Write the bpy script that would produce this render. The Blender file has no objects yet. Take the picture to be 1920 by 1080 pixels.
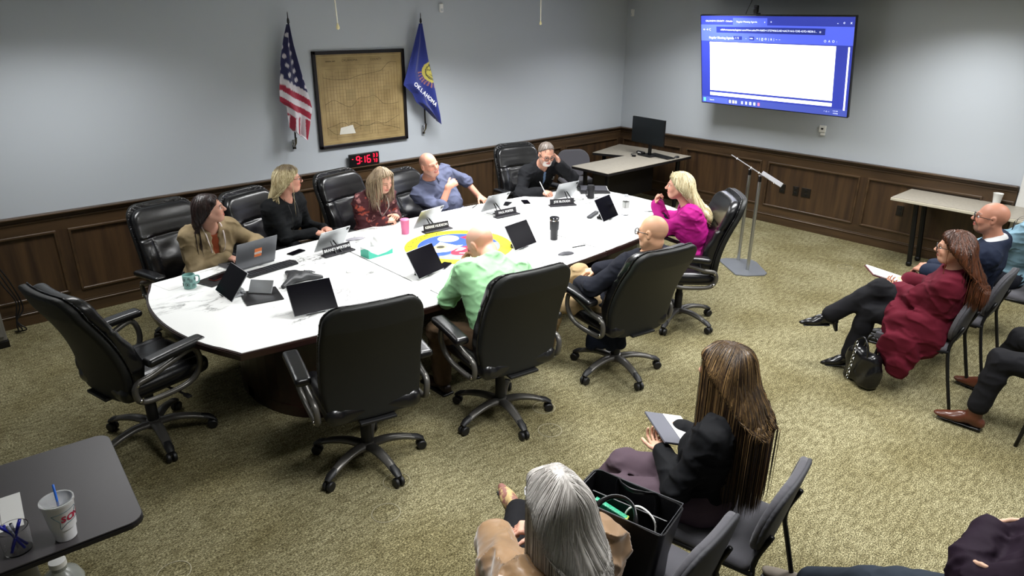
import bpy, bmesh, math, random
import numpy as np
from mathutils import Vector, Matrix
random.seed(7)
RNG = np.random.default_rng(7)
PI = math.pi
SC = bpy.context.scene
COL = SC.collection
V3 = lambda *a: np.array(a, dtype=float)

# ------------------------------------------------------------------ materials
def s2l(c):
    return c / 12.92 if c <= 0.04045 else ((c + 0.055) / 1.055) ** 2.4
def rgb(h):
    if isinstance(h, str):
        return tuple(s2l(int(h[i:i + 2], 16) / 255) for i in (0, 2, 4)) + (1,)
    return tuple(h) + (1,) if len(h) == 3 else h
MATS = {}
def mat(name, col='808080', rough=.6, metal=0, spec=.5, emit=0, ecol=None, bump=None, vary=None, coat=0, trans=0, sheen=0, attr=False, aniso=None, ior=1.45):
    """bump=(scale,strength,distance[,stretch xyz]); vary=(colour2,scale[,stretch xyz[,lo,hi]])"""
    if name in MATS: return MATS[name]
    m = bpy.data.materials.new(name); m.use_nodes = True
    nt = m.node_tree; b = nt.nodes['Principled BSDF']
    b.inputs['Base Color'].default_value = rgb(col)
    b.inputs['Roughness'].default_value = rough
    b.inputs['Metallic'].default_value = metal
    b.inputs['Specular IOR Level'].default_value = spec
    b.inputs['Coat Weight'].default_value = coat
    b.inputs['Coat Roughness'].default_value = .12
    b.inputs['Transmission Weight'].default_value = trans
    b.inputs['IOR'].default_value = ior
    b.inputs['Sheen Weight'].default_value = sheen
    if emit:
        b.inputs['Emission Color'].default_value = rgb(ecol or col)
        b.inputs['Emission Strength'].default_value = emit
    tc = nt.nodes.new('ShaderNodeTexCoord')
    def noise(scale, stretch=None, detail=4):
        n = nt.nodes.new('ShaderNodeTexNoise'); n.inputs['Scale'].default_value = scale; n.inputs['Detail'].default_value = detail
        if stretch:
            mp = nt.nodes.new('ShaderNodeMapping'); mp.inputs['Scale'].default_value = stretch
            nt.links.new(tc.outputs['Object'], mp.inputs['Vector']); nt.links.new(mp.outputs[0], n.inputs['Vector'])
        else: nt.links.new(tc.outputs['Object'], n.inputs['Vector'])
        return n
    src = None
    if attr:
        a = nt.nodes.new('ShaderNodeAttribute'); a.attribute_name = 'Col'; src = a.outputs['Color']
        nt.links.new(src, b.inputs['Base Color'])
    if vary:
        n = noise(vary[1], vary[2] if len(vary) > 2 else None)
        mr = nt.nodes.new('ShaderNodeMapRange')
        mr.inputs['From Min'].default_value = vary[3] if len(vary) > 3 else .35
        mr.inputs['From Max'].default_value = vary[4] if len(vary) > 4 else .65
        nt.links.new(n.outputs[0], mr.inputs[0])
        mx = nt.nodes.new('ShaderNodeMix'); mx.data_type = 'RGBA'
        mx.inputs[6].default_value = rgb(col); mx.inputs[7].default_value = rgb(vary[0])
        if src: nt.links.new(src, mx.inputs[6])
        nt.links.new(mr.outputs[0], mx.inputs[0]); nt.links.new(mx.outputs[2], b.inputs['Base Color'])
    if bump:
        n = noise(bump[0], bump[3] if len(bump) > 3 else None, 5)
        bp = nt.nodes.new('ShaderNodeBump'); bp.inputs['Strength'].default_value = bump[1]; bp.inputs['Distance'].default_value = bump[2]
        nt.links.new(n.outputs[0], bp.inputs['Height']); nt.links.new(bp.outputs[0], b.inputs['Normal'])
    MATS[name] = m
    return m

# ------------------------------------------------------------------ objects
def tag(o, label=None, cat=None, group=None, kind=None):
    if label: o['label'] = label
    if cat: o['category'] = cat
    if group: o['group'] = group
    if kind: o['kind'] = kind
    return o
def empty(name, loc=(0, 0, 0), rz=0, label=None, cat=None, group=None):
    o = bpy.data.objects.new(name, None); COL.objects.link(o)
    o.location = tuple(loc); o.rotation_euler = (0, 0, rz); o.empty_display_size = .1
    return tag(o, label, cat, group)
def link_mesh(name, me, m=None, parent=None, smooth=False, loc=None, rot=None):
    o = bpy.data.objects.new(name, me); COL.objects.link(o)
    if m is not None:
        for x in (m if isinstance(m, (list, tuple)) else [m]): me.materials.append(x)
    if smooth: me.shade_smooth()
    if parent is not None: o.parent = parent
    if loc is not None: o.location = tuple(loc)
    if rot is not None: o.rotation_euler = rot
    return o
def copy_tree(o, parent=None):
    c = o.copy(); COL.objects.link(c)
    if parent is not None: c.parent = parent
    for ch in list(o.children): copy_tree(ch, c)
    return c
def xf(loc=(0, 0, 0), rx=0, ry=0, rz=0, s=(1, 1, 1)):
    return Matrix.Translation(loc) @ Matrix.Rotation(rz, 4, 'Z') @ Matrix.Rotation(ry, 4, 'Y') @ Matrix.Rotation(rx, 4, 'X') @ Matrix.Diagonal((*s, 1))

class MB:
    """collects shapes for one mesh"""
    def __init__(s): s.bm = bmesh.new(); s.T = Matrix.Identity(4)
    def _fin(s, vs, M=None, mi=0):
        M = s.T @ (M or Matrix.Identity(4))
        bmesh.ops.transform(s.bm, matrix=M, verts=vs)
        if mi:
            for f in {f for v in vs for f in v.link_faces}: f.material_index = mi
    def box(s, c, size, r=0, M=None, seg=2, mi=0):
        b2 = bmesh.new(); bmesh.ops.create_cube(b2, size=1)
        bmesh.ops.scale(b2, vec=size, verts=b2.verts)
        if r > 0: bmesh.ops.bevel(b2, geom=b2.edges[:], offset=min(r, min(size) * .49), segments=seg, affect='EDGES', profile=.5)
        bmesh.ops.translate(b2, vec=c, verts=b2.verts)
        s._merge(b2, M, mi); return s
    def _merge(s, b2, M=None, mi=0):
        me = bpy.data.meshes.new('t'); b2.to_mesh(me); b2.free()
        n = len(s.bm.verts); s.bm.from_mesh(me); bpy.data.meshes.remove(me)
        s.bm.verts.ensure_lookup_table(); s._fin(s.bm.verts[n:], M, mi)
    def poly(s, pts, z0, z1, M=None, r=0, mi=0):
        b2 = bmesh.new(); vs = [b2.verts.new((x, y, z0)) for x, y in pts]
        f = b2.faces.new(vs); g = bmesh.ops.extrude_face_region(b2, geom=[f])
        bmesh.ops.translate(b2, vec=(0, 0, z1 - z0), verts=[v for v in g['geom'] if isinstance(v, bmesh.types.BMVert)])
        bmesh.ops.recalc_face_normals(b2, faces=b2.faces[:])
        if r: bmesh.ops.bevel(b2, geom=[e for e in b2.edges if abs(e.verts[0].co.z - e.verts[1].co.z) < 1e-6], offset=r, segments=2, affect='EDGES')
        s._merge(b2, M, mi); return s
    def flat(s, pts, z=0, M=None, mi=0):
        b2 = bmesh.new(); b2.faces.new([b2.verts.new((x, y, z)) for x, y in pts]); 
        bmesh.ops.triangulate(b2, faces=b2.faces[:]); s._merge(b2, M, mi); return s
    def lathe(s, prof, n=24, M=None, mi=0):
        b2 = bmesh.new(); rows = []
        for r, z in prof:
            rows.append([b2.verts.new((r * math.cos(2 * PI * i / n), r * math.sin(2 * PI * i / n), z)) for i in range(n)] if r > 1e-6 else [b2.verts.new((0, 0, z))])
        for a, b in zip(rows, rows[1:]):
            for i in range(n):
                j = (i + 1) % n
                if len(a) == 1 and len(b) == 1: continue
                if len(a) == 1: b2.faces.new((a[0], b[j], b[i]))
                elif len(b) == 1: b2.faces.new((a[i], a[j], b[0]))
                else: b2.faces.new((a[i], a[j], b[j], b[i]))
        bmesh.ops.recalc_face_normals(b2, faces=b2.faces[:])
        s._merge(b2, M, mi); return s
    def tube(s, pts, r, n=8, M=None, flat=1, up=(0, 0, 1), cap=True, mi=0):
        """pts list of xyz, r number or list; flat scales the second cross axis"""
        P = [Vector(p) for p in pts]; k = len(P); R = r if isinstance(r, (list, tuple)) else [r] * k
        b2 = bmesh.new(); rows = []; up = Vector(up)
        for i in range(k):
            t = (P[min(i + 1, k - 1)] - P[max(i - 1, 0)]).normalized()
            a = t.cross(up)
            if a.length < 1e-3: a = t.cross(Vector((1, 0, 0)))
            a.normalize(); b = a.cross(t).normalized()
            rows.append([b2.verts.new(P[i] + a * R[i] * math.cos(2 * PI * j / n) + b * R[i] * flat * math.sin(2 * PI * j / n)) for j in range(n)])
        for a, b in zip(rows, rows[1:]):
            for j in range(n): b2.faces.new((a[j], a[(j + 1) % n], b[(j + 1) % n], b[j]))
        if cap: b2.faces.new(rows[0][::-1]); b2.faces.new(rows[-1])
        bmesh.ops.recalc_face_normals(b2, faces=b2.faces[:])
        s._merge(b2, M, mi); return s
    def build(s, name, m=None, parent=None, smooth=False, loc=None, rot=None):
        me = bpy.data.meshes.new(name); s.bm.to_mesh(me); s.bm.free()
        if smooth == 'auto':
            o = link_mesh(name, me, m, parent, True, loc, rot)
            me.set_sharp_from_angle(angle=math.radians(40)); return o
        return link_mesh(name, me, m, parent, smooth, loc, rot)

def rrect(w, h, r, n=5, cx=0, cy=0):
    out = []
    for sx, sy, a in ((1, 1, 0), (-1, 1, 90), (-1, -1, 180), (1, -1, 270)):
        for i in range(n + 1):
            t = math.radians(a + 90 * i / n); out.append((cx + sx * (w / 2 - r) + r * math.cos(t), cy + sy * (h / 2 - r) + r * math.sin(t)))
    return out
def smooth_path(pts, n=6, closed=False):
    P = [np.array(p, float) for p in pts]; k = len(P); out = []
    rng = range(k if closed else k - 1)
    for i in rng:
        p0 = P[(i - 1) % k] if closed or i > 0 else 2 * P[0] - P[1]
        p1 = P[i]; p2 = P[(i + 1) % k]
        p3 = P[(i + 2) % k] if closed or i + 2 < k else 2 * P[-1] - P[-2]
        for j in range(n):
            t = j / n
            out.append(tuple(.5 * ((2 * p1) + (-p0 + p2) * t + (2 * p0 - 5 * p1 + 4 * p2 - p3) * t * t + (-p0 + 3 * p1 - 3 * p2 + p3) * t ** 3)))
    out.append(tuple(P[0]) if closed else tuple(P[-1]))
    return out
def text_mesh(txt, size, align='CENTER', bold=0.0):
    c = bpy.data.curves.new('lettering', 'FONT'); c.body = txt; c.size = size; c.align_x = align; c.align_y = 'CENTER'; c.offset = bold
    c.resolution_u = 3
    o = bpy.data.objects.new('lettering', c); COL.objects.link(o)
    me = bpy.data.meshes.new_from_object(o.evaluated_get(bpy.context.evaluated_depsgraph_get()) if False else o)
    bpy.data.objects.remove(o); bpy.data.curves.remove(c); return me
def text(name, txt, size, m, parent, M, align='CENTER', bold=0.0):
    me = text_mesh(txt, size, align, bold); me.transform(M)
    return link_mesh(name, me, m, parent)

# ------------------------------------------------------------------ implicit shapes -> meshes
def smin(a, b, k):
    h = np.clip(.5 + .5 * (b - a) / k, 0, 1)
    return b + (a - b) * h - k * h * (1 - h)
def nrm(v):
    v = np.asarray(v, float); n = np.linalg.norm(v); return v / n if n > 1e-9 else v
class Sdf:
    def __init__(s): s.p = []; s.disp = None
    def add(s, fn, c, rad, k=.02, op='u'): s.p.append((fn, np.asarray(c, float), rad, k, op)); return s
    def cone(s, a, b, ra, rb, k=.02, op='u'):
        a = np.asarray(a, float); b = np.asarray(b, float); ba = b - a; L2 = max(ba @ ba, 1e-9)
        def f(P):
            q = P - a; t = np.clip(q @ ba / L2, 0, 1)
            return np.linalg.norm(q - t[:, None] * ba, axis=1) - (ra + (rb - ra) * t)
        return s.add(f, (a + b) / 2, math.sqrt(L2) / 2 + max(ra, rb), k, op)
    def ell(s, c, r, F=None, k=.02, op='u'):
        """F rows = local axes in world"""
        c = np.asarray(c, float); r = np.asarray(r, float); F = np.eye(3) if F is None else np.asarray(F)
        def f(P):
            q = (P - c) @ F.T; k0 = np.linalg.norm(q / r, axis=1); k1 = np.linalg.norm(q / (r * r), axis=1)
            return np.where(k1 > 1e-9, k0 * (k0 - 1) / np.maximum(k1, 1e-9), -r.min())
        return s.add(f, c, r.max(), k, op)
    def box(s, c, h, r, F=None, k=.01, op='u'):
        c = np.asarray(c, float); h = np.asarray(h, float) - r; F = np.eye(3) if F is None else np.asarray(F)
        def f(P):
            q = np.abs((P - c) @ F.T) - h
            return np.linalg.norm(np.maximum(q, 0), axis=1) + np.minimum(q.max(1), 0) - r
        return s.add(f, c, np.linalg.norm(h) + r, k, op)
    def cut(s, c, n, k=.004, rad=9, local=None):
        """remove what lies on the n side of the plane (inside radius local of c)"""
        c = np.asarray(c, float); n = nrm(n)
        def f(P):
            d = (P - c) @ n
            return -d if local is None else np.maximum(-d, np.linalg.norm(P - c, axis=1) - local)
        return s.add(f, c, local if local else rad, k, 'sub')
    def __call__(s, P, cutoff=.08):
        D = np.full(len(P), cutoff)
        for fn, c, rad, k, op in s.p:
            if op != 'u': continue
            m = np.linalg.norm(P - c, axis=1) < rad + cutoff
            if m.any():
                D[m] = smin(D[m], fn(P[m]), k)
        if s.disp is not None:
            m = np.abs(D) < .05
            if m.any(): D[m] += s.disp(P[m])
        for fn, c, rad, k, op in s.p:
            if op == 'u': continue
            m = (np.linalg.norm(P - c, axis=1) < rad + .05) & (D < .05)
            if m.any(): D[m] = -smin(-D[m], fn(P[m]), k)
        return D
    def bounds(s):
        lo = np.min([c - r for f, c, r, k, o in s.p if o == 'u'], 0); hi = np.max([c + r for f, c, r, k, o in s.p if o == 'u'], 0)
        return lo - .02, hi + .02

def sdf_verts(f, vox, levels=4):
    lo, hi = f.bounds(); S = vox * 2 ** levels
    n = np.ceil((hi - lo) / S).astype(int) + 1
    g = np.stack(np.meshgrid(*[np.arange(k) for k in n], indexing='ij'), -1).reshape(-1, 3)
    kd = 1.0 if f.disp is None else 1.55
    for L in range(levels + 1):
        c = lo + (g + .5) * S
        D = f(c, cutoff=S * 2.6 + .02)
        g = g[np.abs(D) < (S * 1.25 + .006) * kd] if L < levels else g[np.abs(D) < S * 1.6 * kd]
        if L == levels: break
        o = np.array([[a, b, d] for a in (0, 1) for b in (0, 1) for d in (0, 1)])
        g = (g[:, None, :] * 2 + o).reshape(-1, 3); S /= 2
    off = np.array([[a, b, d] for a in (0, 1) for b in (0, 1) for d in (0, 1)])
    B = 1 << 20
    key = lambda q: ((q[..., 0] + 8).astype(np.int64) * B + (q[..., 1] + 8)) * B + (q[..., 2] + 8)
    cor = g[:, None, :] + off
    uk, inv = np.unique(key(cor).ravel(), return_inverse=True)
    first = np.zeros(len(uk), int); first[inv] = np.arange(len(inv))
    pts = lo + cor.reshape(-1, 3)[first] * S
    dv = f(pts, cutoff=.04)
    cd = dv[inv].reshape(-1, 8)
    act = (cd.min(1) < 0) & (cd.max(1) >= 0)
    g = g[act]; cd = cd[act]
    E = [(0, 1), (2, 3), (4, 5), (6, 7), (0, 2), (1, 3), (4, 6), (5, 7), (0, 4), (1, 5), (2, 6), (3, 7)]
    acc = np.zeros((len(g), 3)); cnt = np.zeros(len(g))
    for a, b in E:
        da, db = cd[:, a], cd[:, b]; m = (da < 0) != (db < 0)
        t = np.where(m, da / np.where(m, da - db, 1), 0)
        p = off[a] + t[:, None] * (off[b] - off[a]); acc[m] += p[m]; cnt[m] += 1
    V = lo + (g + acc / cnt[:, None]) * S
    kk = key(g); order = np.argsort(kk); ks = kk[order]
    F = []
    for ax in range(3):
        b, c = (ax + 1) % 3, (ax + 2) % 3
        e = np.zeros(3, int); e[ax] = 1
        ci = {(0, 0, 0): 0}; idx1 = [0, 0, 0]; idx1[ax] = 1
        i1 = idx1[0] * 4 + idx1[1] * 2 + idx1[2]
        s0 = cd[:, 0] < 0; s1 = cd[:, i1] < 0; m = s0 != s1
        gi = g[m]; me_ = np.nonzero(m)[0]; sg = s0[m]
        q = [me_]
        ok = np.ones(len(gi), bool)
        for db, dc in ((1, 0), (1, 1), (0, 1)):
            gg = gi.copy(); gg[:, b] -= db; gg[:, c] -= dc
            k2 = key(gg); j = np.searchsorted(ks, k2); j = np.minimum(j, len(ks) - 1)
            ok &= ks[j] == k2; q.append(order[j])
        Q = np.stack(q, 1)[ok]; sg = sg[ok]
        Q[~sg] = Q[~sg][:, ::-1]
        F.append(Q)
    return V, np.concatenate(F)
def np_mesh(name, V, F, col=None):
    me = bpy.data.meshes.new(name); V = np.asarray(V, np.float32)
    me.vertices.add(len(V)); me.vertices.foreach_set('co', V.ravel())
    k = F.shape[1]; me.loops.add(F.size); me.loops.foreach_set('vertex_index', F.ravel().astype(np.int32))
    me.polygons.add(len(F)); me.polygons.foreach_set('loop_start', np.arange(0, F.size, k, dtype=np.int32))
    me.update(calc_edges=True)
    if col is not None:
        a = me.color_attributes.new('Col', 'FLOAT_COLOR', 'POINT')
        c = np.ones((len(V), 4), np.float32); c[:, :3] = col; a.data.foreach_set('color', c.ravel())
    return me
def drop_specks(V, F, share=.04):
    lab = np.arange(len(V))
    for _ in range(200):
        m = lab[F].min(1); new = lab.copy(); np.minimum.at(new, F.ravel(), np.repeat(m, 4)); new = new[new]; new = new[new]
        if (new == lab).all(): break
        lab = new
    u, c = np.unique(lab[F[:, 0]], return_counts=True)
    if len(u) < 2: return V, F
    keep = np.isin(lab, u[c >= c.max() * share]); F = F[keep[F[:, 0]]]; mp = np.cumsum(keep) - 1; return V[keep], mp[F]
def sdf_obj(name, f, vox, m, parent=None, origin=(0, 0, 0), colfn=None, relax=1, specks=.04):
    V, F = drop_specks(*sdf_verts(f, vox), share=specks)
    for _ in range(relax):
        A = np.zeros_like(V); n = np.zeros(len(V))
        for i in range(4):
            a, b = F[:, i], F[:, (i + 1) % 4]
            np.add.at(A, a, V[b]); np.add.at(n, a, 1)
            np.add.at(A, b, V[a]); np.add.at(n, b, 1)
        V = V * .5 + .5 * A / np.maximum(n, 1)[:, None]
    col = colfn(V) if colfn else None
    me = np_mesh(name, V - np.asarray(origin, float), F, col)
    return link_mesh(name, me, m, parent, True)
def wobble(P, freq, seed=0, stretch=(1, 1, 1)):
    """cheap smooth noise, about -1..1"""
    r = np.random.default_rng(seed); q = P * np.asarray(stretch) * freq; out = 0
    for i in range(4):
        a = r.normal(size=3); a /= np.linalg.norm(a); b = r.normal(size=3)
        f = 1 + .55 * i
        out = out + np.sin(q @ a * f + 1.3 * np.sin(q @ b * .5 * f + i) + r.uniform(0, 6)) / (1 + .5 * i)
    return out / 2.2
# ------------------------------------------------------------------ the room
XW, YW, ZC = 8.62, 7.04, 2.79          # TV wall, map wall, ceiling
X0, Y0 = -1.3, -1.6
M_wall = mat('wall_paint', 'B2B8BE', .75, bump=(180, .05, .001))
M_wall2 = mat('wall_paint_plain', 'B2B8BE', .8)
M_ceil = mat('ceiling_tile', 'C9CAC6', .9, bump=(60, .3, .003))
M_wood = mat('oak_wainscot', '4E3A26', .36, spec=.5, vary=('30231A', 1.6, (9, 9, .7), .3, .7), bump=(30, .12, .002, (8, 8, .6)))
M_woodh = mat('oak_rail', '4E3B27', .34, spec=.5, vary=('35281C', 1.4, (1, 1, 10), .3, .7), bump=(30, .1, .002, (.6, .6, 8)))
M_carpet = mat('carpet', '7D7654', .95, spec=.1)
def carpet_nodes(m):
    nt = m.node_tree; b = nt.nodes['Principled BSDF']; N = nt.nodes.new; L = nt.links.new
    tc = N('ShaderNodeTexCoord')
    def noi(sc, st, det=3):
        mp = N('ShaderNodeMapping'); mp.inputs['Scale'].default_value = st; L(tc.outputs['Object'], mp.inputs[0])
        n = N('ShaderNodeTexNoise'); n.inputs['Scale'].default_value = sc; n.inputs['Detail'].default_value = det; L(mp.outputs[0], n.inputs[0]); return n.outputs[0]
    fine = noi(90, (1, 2.2, 1), 2); mid = noi(14, (1, 3, 1)); big = noi(1.6, (1, 1, 1))
    r = N('ShaderNodeValToRGB'); L(fine, r.inputs[0])
    for i, (p, c) in enumerate(((.34, '423F2C'), (.5, '797357'), (.66, 'B0AA88'))):
        e = r.color_ramp.elements[i] if i < 2 else r.color_ramp.elements.new(p); e.position = p; e.color = rgb(c)
    m1 = N('ShaderNodeMix'); m1.data_type = 'RGBA'; m1.blend_type = 'MULTIPLY'
    r2 = N('ShaderNodeValToRGB'); L(mid, r2.inputs[0]); r2.color_ramp.elements[0].position = .3; r2.color_ramp.elements[0].color = rgb('A8A394'); r2.color_ramp.elements[1].position = .65; r2.color_ramp.elements[1].color = rgb('FFFFFF')
    m1.inputs[0].default_value = .8; L(r.outputs[0], m1.inputs[6]); L(r2.outputs[0], m1.inputs[7])
    m2 = N('ShaderNodeMix'); m2.data_type = 'RGBA'; m2.blend_type = 'MULTIPLY'
    r3 = N('ShaderNodeValToRGB'); L(big, r3.inputs[0]); r3.color_ramp.elements[0].position = .35; r3.color_ramp.elements[0].color = rgb('D5D0BF'); r3.color_ramp.elements[1].position = .6; r3.color_ramp.elements[1].color = rgb('FFFFFF')
    m2.inputs[0].default_value = .8; L(m1.outputs[2], m2.inputs[6]); L(r3.outputs[0], m2.inputs[7]); L(m2.outputs[2], b.inputs['Base Color'])
    bp = N('ShaderNodeBump'); bp.inputs['Strength'].default_value = .6; bp.inputs['Distance'].default_value = .005; L(fine, bp.inputs['Height']); L(bp.outputs[0], b.inputs['Normal'])
carpet_nodes(M_carpet)
def struct(mb, name, m, smooth=False): return tag(mb.build(name, m, smooth=smooth), kind='structure')
struct(MB().box(((X0 + XW) / 2, (Y0 + YW) / 2, -.05), (XW - X0 + .4, YW - Y0 + .4, .1)), 'floor', M_carpet)
struct(MB().box(((X0 + XW) / 2, (Y0 + YW) / 2, ZC + .05), (XW - X0 + .4, YW - Y0 + .4, .1)), 'ceiling', M_ceil)
struct(MB().box(((X0 + XW) / 2, YW + .05, 1.4), (XW - X0 + .4, .1, 2.8)), 'wall_back', M_wall)
struct(MB().box((XW + .05, (Y0 + YW) / 2, 1.4), (.1, YW - Y0, 2.8)), 'wall_right', M_wall)
struct(MB().box((X0 - .05, (Y0 + YW) / 2, 1.4), (.1, YW - Y0, 2.8)), 'wall_left', M_wall2)
struct(MB().box(((X0 + XW) / 2, Y0 - .05, 1.4), (XW - X0 + .4, .1, 2.8)), 'wall_front', M_wall2)

def wainscot(L, M, name, stiles, names):
    """local frame: x along the wall, y out of the wall, z up"""
    pnl = MB(); pnl.T = M; pnl.box((L / 2, .006, .5), (L, .012, .9)); struct(pnl, names[0], M_wood)
    v = MB(); v.T = M
    for x in stiles: v.box((x, .0135, .513), (.085, .021, .586))
    struct(v, names[1], M_wood)
    h = MB(); h.T = M
    h.box((L / 2, .013, .868), (L, .022, .13), .002); h.box((L / 2, .013, .165), (L, .022, .115), .002)
    ed = [0] + list(stiles) + [L]
    for a, b in zip(ed, ed[1:]):       # picture-frame moulding around every panel
        x0 = a + (.043 if a > 0 else .0); x1 = b - (.043 if b < L else 0)
        if x1 - x0 < .1: continue
        for z in (.795, .232): h.box(((x0 + x1) / 2, .022, z), (x1 - x0, .03, .026), .009, seg=3)
        for x in (x0 + .012, x1 - .012): h.box((x, .022, .513), (.024, .03, .56), .009, seg=3)
    struct(h, names[2], M_woodh, False)
    r = MB(); r.T = M
    r.box((L / 2, .028, .945), (L, .03, .03), .01, seg=3); r.box((L / 2, .035, .962), (L, .068, .018), .008, seg=3); r.box((L / 2, .022, .908), (L, .02, .022), .008, seg=3)
    struct(r, names[3], M_woodh)
    b = MB(); b.T = M
    b.box((L / 2, .014, .048), (L, .026, .096), .002); b.box((L / 2, .018, .104), (L, .03, .02), .008, seg=3); b.box((L / 2, .016, .122), (L, .02, .012), .005)
    struct(b, names[4], M_woodh)
MA = Matrix.Translation((XW, YW, 0)) @ Matrix.Rotation(PI, 4, 'Z')      # runs toward -x
wainscot(XW - X0, MA, 'a', [XW - x for x in (8.58, 7.32, 6.05, 4.78, 3.51, 2.24, .97, -.3)], ('trim_1', 'trim_2', 'trim_3', 'trim_4', 'baseboard_back'))
MBm = Matrix.Translation((XW, 1.72, 0)) @ Matrix.Rotation(PI / 2, 4, 'Z')
wainscot(YW - 1.72, MBm, 'b', [y - 1.72 for y in (1.97, 3.255, 4.54, 5.825, 7.0)], ('trim_5', 'trim_6', 'trim_7', 'trim_8', 'baseboard_right'))
M_white = mat('white_plastic', 'E6E6E2', .45)
d = MB(); d.box((XW - .012, 1.66, 1.06), (.03, .1, 2.12), .004); d.box((XW - .012, 1.15, 2.14), (.03, 1.12, .1), .004); d.box((XW - .012, .64, 1.06), (.03, .1, 2.12), .004)
struct(d, 'trim_9', mat('door_casing', 'CFCFCB', .5))
dr = empty('door_1', (XW, 1.15, 0)); dr['kind'] = 'structure'
MB().box((-.02, 0, 1.05), (.04, .92, 2.09), .003).build('door_panel', mat('door_leaf', '5A432C', .4), dr)
MB().lathe([(.0, 0), (.025, 0), (.025, .01), (.01, .02), (.01, .05), (.028, .06), (.028, .08), (0, .09)], 16, xf((-.04, .38, 1.0), ry=-PI / 2)).build('door_knob', mat('brushed_nickel', '9A9A98', .3, 1), dr, 'auto')

# ------------------------------------------------------------------ lights
M_diff = mat('light_diffuser', 'FFFFFF', .6, emit=1.6, ecol='FFFDF4')
M_lframe = mat('light_frame', 'E8E8E6', .5)
def troffer(x, y, power, label, w=1.19, d=.6, spread=150, rz=0):
    t = empty('ceiling_light', (x, y, ZC - .012), rz, label, 'ceiling light', 'recessed ceiling lights')
    f = MB()
    for sx in (-1, 1): f.box((sx * (w / 2 + .012), 0, 0), (.03, d + .05, .02), .003)
    for sy in (-1, 1): f.box((0, sy * (d / 2 + .012), 0), (w + .05, .03, .02), .003)
    f.build('frame', M_lframe, t)
    MB().box((0, 0, .004), (w, d, .006)).build('diffuser', M_diff, t)
    l = bpy.data.lights.new('panel_lamp', 'AREA'); l.shape = 'RECTANGLE'; l.size = w * .97; l.size_y = d * .97
    l.energy = power; l.color = (.985, .99, 1); l.spread = math.radians(spread)
    o = bpy.data.objects.new('panel_lamp', l); COL.objects.link(o); o.parent = t; o.location = (0, 0, -.012)
troffer(1.1, 5.85, 26, 'lit ceiling panel above the laptop end of the board table', spread=140)
troffer(4.5, 5.45, 66, 'lit ceiling panel above the far half of the board table', spread=135)
troffer(7.3, 5.1, 50, 'lit ceiling panel above the corner desk', spread=145)
troffer(7.4, 2.3, 40, 'lit ceiling panel above the wall table', spread=140)
troffer(3.3, 3.75, 52, 'lit ceiling panel above the green shirted man', spread=125)
troffer(5.3, 2.5, 50, 'lit ceiling panel above the open carpet beside the lectern', spread=135)
troffer(6.4, .2, 36, 'lit ceiling panel above the audience by the wall table', spread=135)
troffer(3.9, .5, 58, 'lit ceiling panel above the second audience row', spread=135)
troffer(1.9, 1.9, 44, 'lit ceiling panel above the two long haired women', spread=130)
w = bpy.data.worlds.new('world'); SC.world = w; w.use_nodes = True
w.node_tree.nodes['Background'].inputs[0].default_value = (.5, .52, .55, 1); w.node_tree.nodes['Background'].inputs[1].default_value = .05

# ------------------------------------------------------------------ camera
cd = bpy.data.cameras.new('camera'); cam = bpy.data.objects.new('camera', cd); COL.objects.link(cam)
FPX, YAW, PIT, ROLL = 1297.52, math.radians(47.939), math.radians(21.641), math.radians(.3427)
fw = Vector((math.cos(YAW) * math.cos(PIT), math.sin(YAW) * math.cos(PIT), -math.sin(PIT)))
rt = Vector((math.sin(YAW), -math.cos(YAW), 0)); up = rt.cross(fw)
r2 = rt * math.cos(ROLL) + up * math.sin(ROLL); u2 = -rt * math.sin(ROLL) + up * math.cos(ROLL)
Mc = Matrix((r2, u2, -fw)).transposed().to_4x4(); Mc.translation = (0, 0, 2.6)
cam.matrix_world = Mc; cd.sensor_width = 36; cd.lens = 36 * FPX / 1920; cd.clip_start = .05
SC.camera = cam
SC.view_settings.view_transform = 'Standard'; SC.view_settings.look = 'None'; SC.view_settings.gamma = 1
SC.view_settings.exposure = 0.28; SC.view_settings.use_curve_mapping = False

# ------------------------------------------------------------------ wall things
M_black = mat('black_plastic', '0B0B0C', .4)
M_dark = mat('dark_plastic', '1B1B1D', .45)
M_silver = mat('silver_plastic', '9A9C9E', .35, .6)
M_chrome = mat('chrome', 'C0C0C0', .12, 1)
def em(name, c, s): return mat(name, c, .5, emit=s, ecol=c)
# television
tv = empty('television', (8.148, 4.415, 2.052), 0, 'large wall television showing a blank document page in a blue browser', 'television')
TM = Matrix.Rotation(PI, 4, 'Z') @ Matrix.Rotation(math.radians(11.9), 4, 'Y')   # local: +x out of the screen
Tf = lambda px, pz, out=0: TM @ Vector((out, px, pz))
def tvb(y0, y1, z0, z1, x0, x1, r=0):      # y to viewer's right is -world y => local +y
    m = MB(); m.T = TM.copy(); m.box(((x0 + x1) / 2, (y0 + y1) / 2, (z0 + z1) / 2), (x1 - x0, y1 - y0, z1 - z0), r); return m
W2, H2 = .975, .5577
tvb(-W2, W2, -H2, H2, -.045, 0, .006).build('bezel', mat('tv_bezel', '0A0A0E', .3), tv)
tvb(-.5, .5, -.35, .3, -.10, -.045, .01).build('back_housing', M_black, tv)
S = lambda name, y0, y1, z0, z1, x, m: tvb(y0, y1, z0, z1, 0.0005, x).build(name, m, tv)
U = lambda u: -W2 + .012 + u * (2 * W2 - .024)
Z = lambda v: H2 - .012 - v * (2 * H2 - .024)
M_scr = em('screen_navy', '2A3592', 1.0); M_scr2 = em('screen_blue', '4656C8', 1.15); M_scr3 = em('screen_dark', '1E2A78', .9)
M_page = em('screen_page', 'F4F8FF', 1.35); M_txt = em('screen_text', 'DDE6FF', 1.3)
scr = tvb(U(0), U(1), Z(1), Z(0), .0004, .001).build('screen', M_scr, tv)
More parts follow.
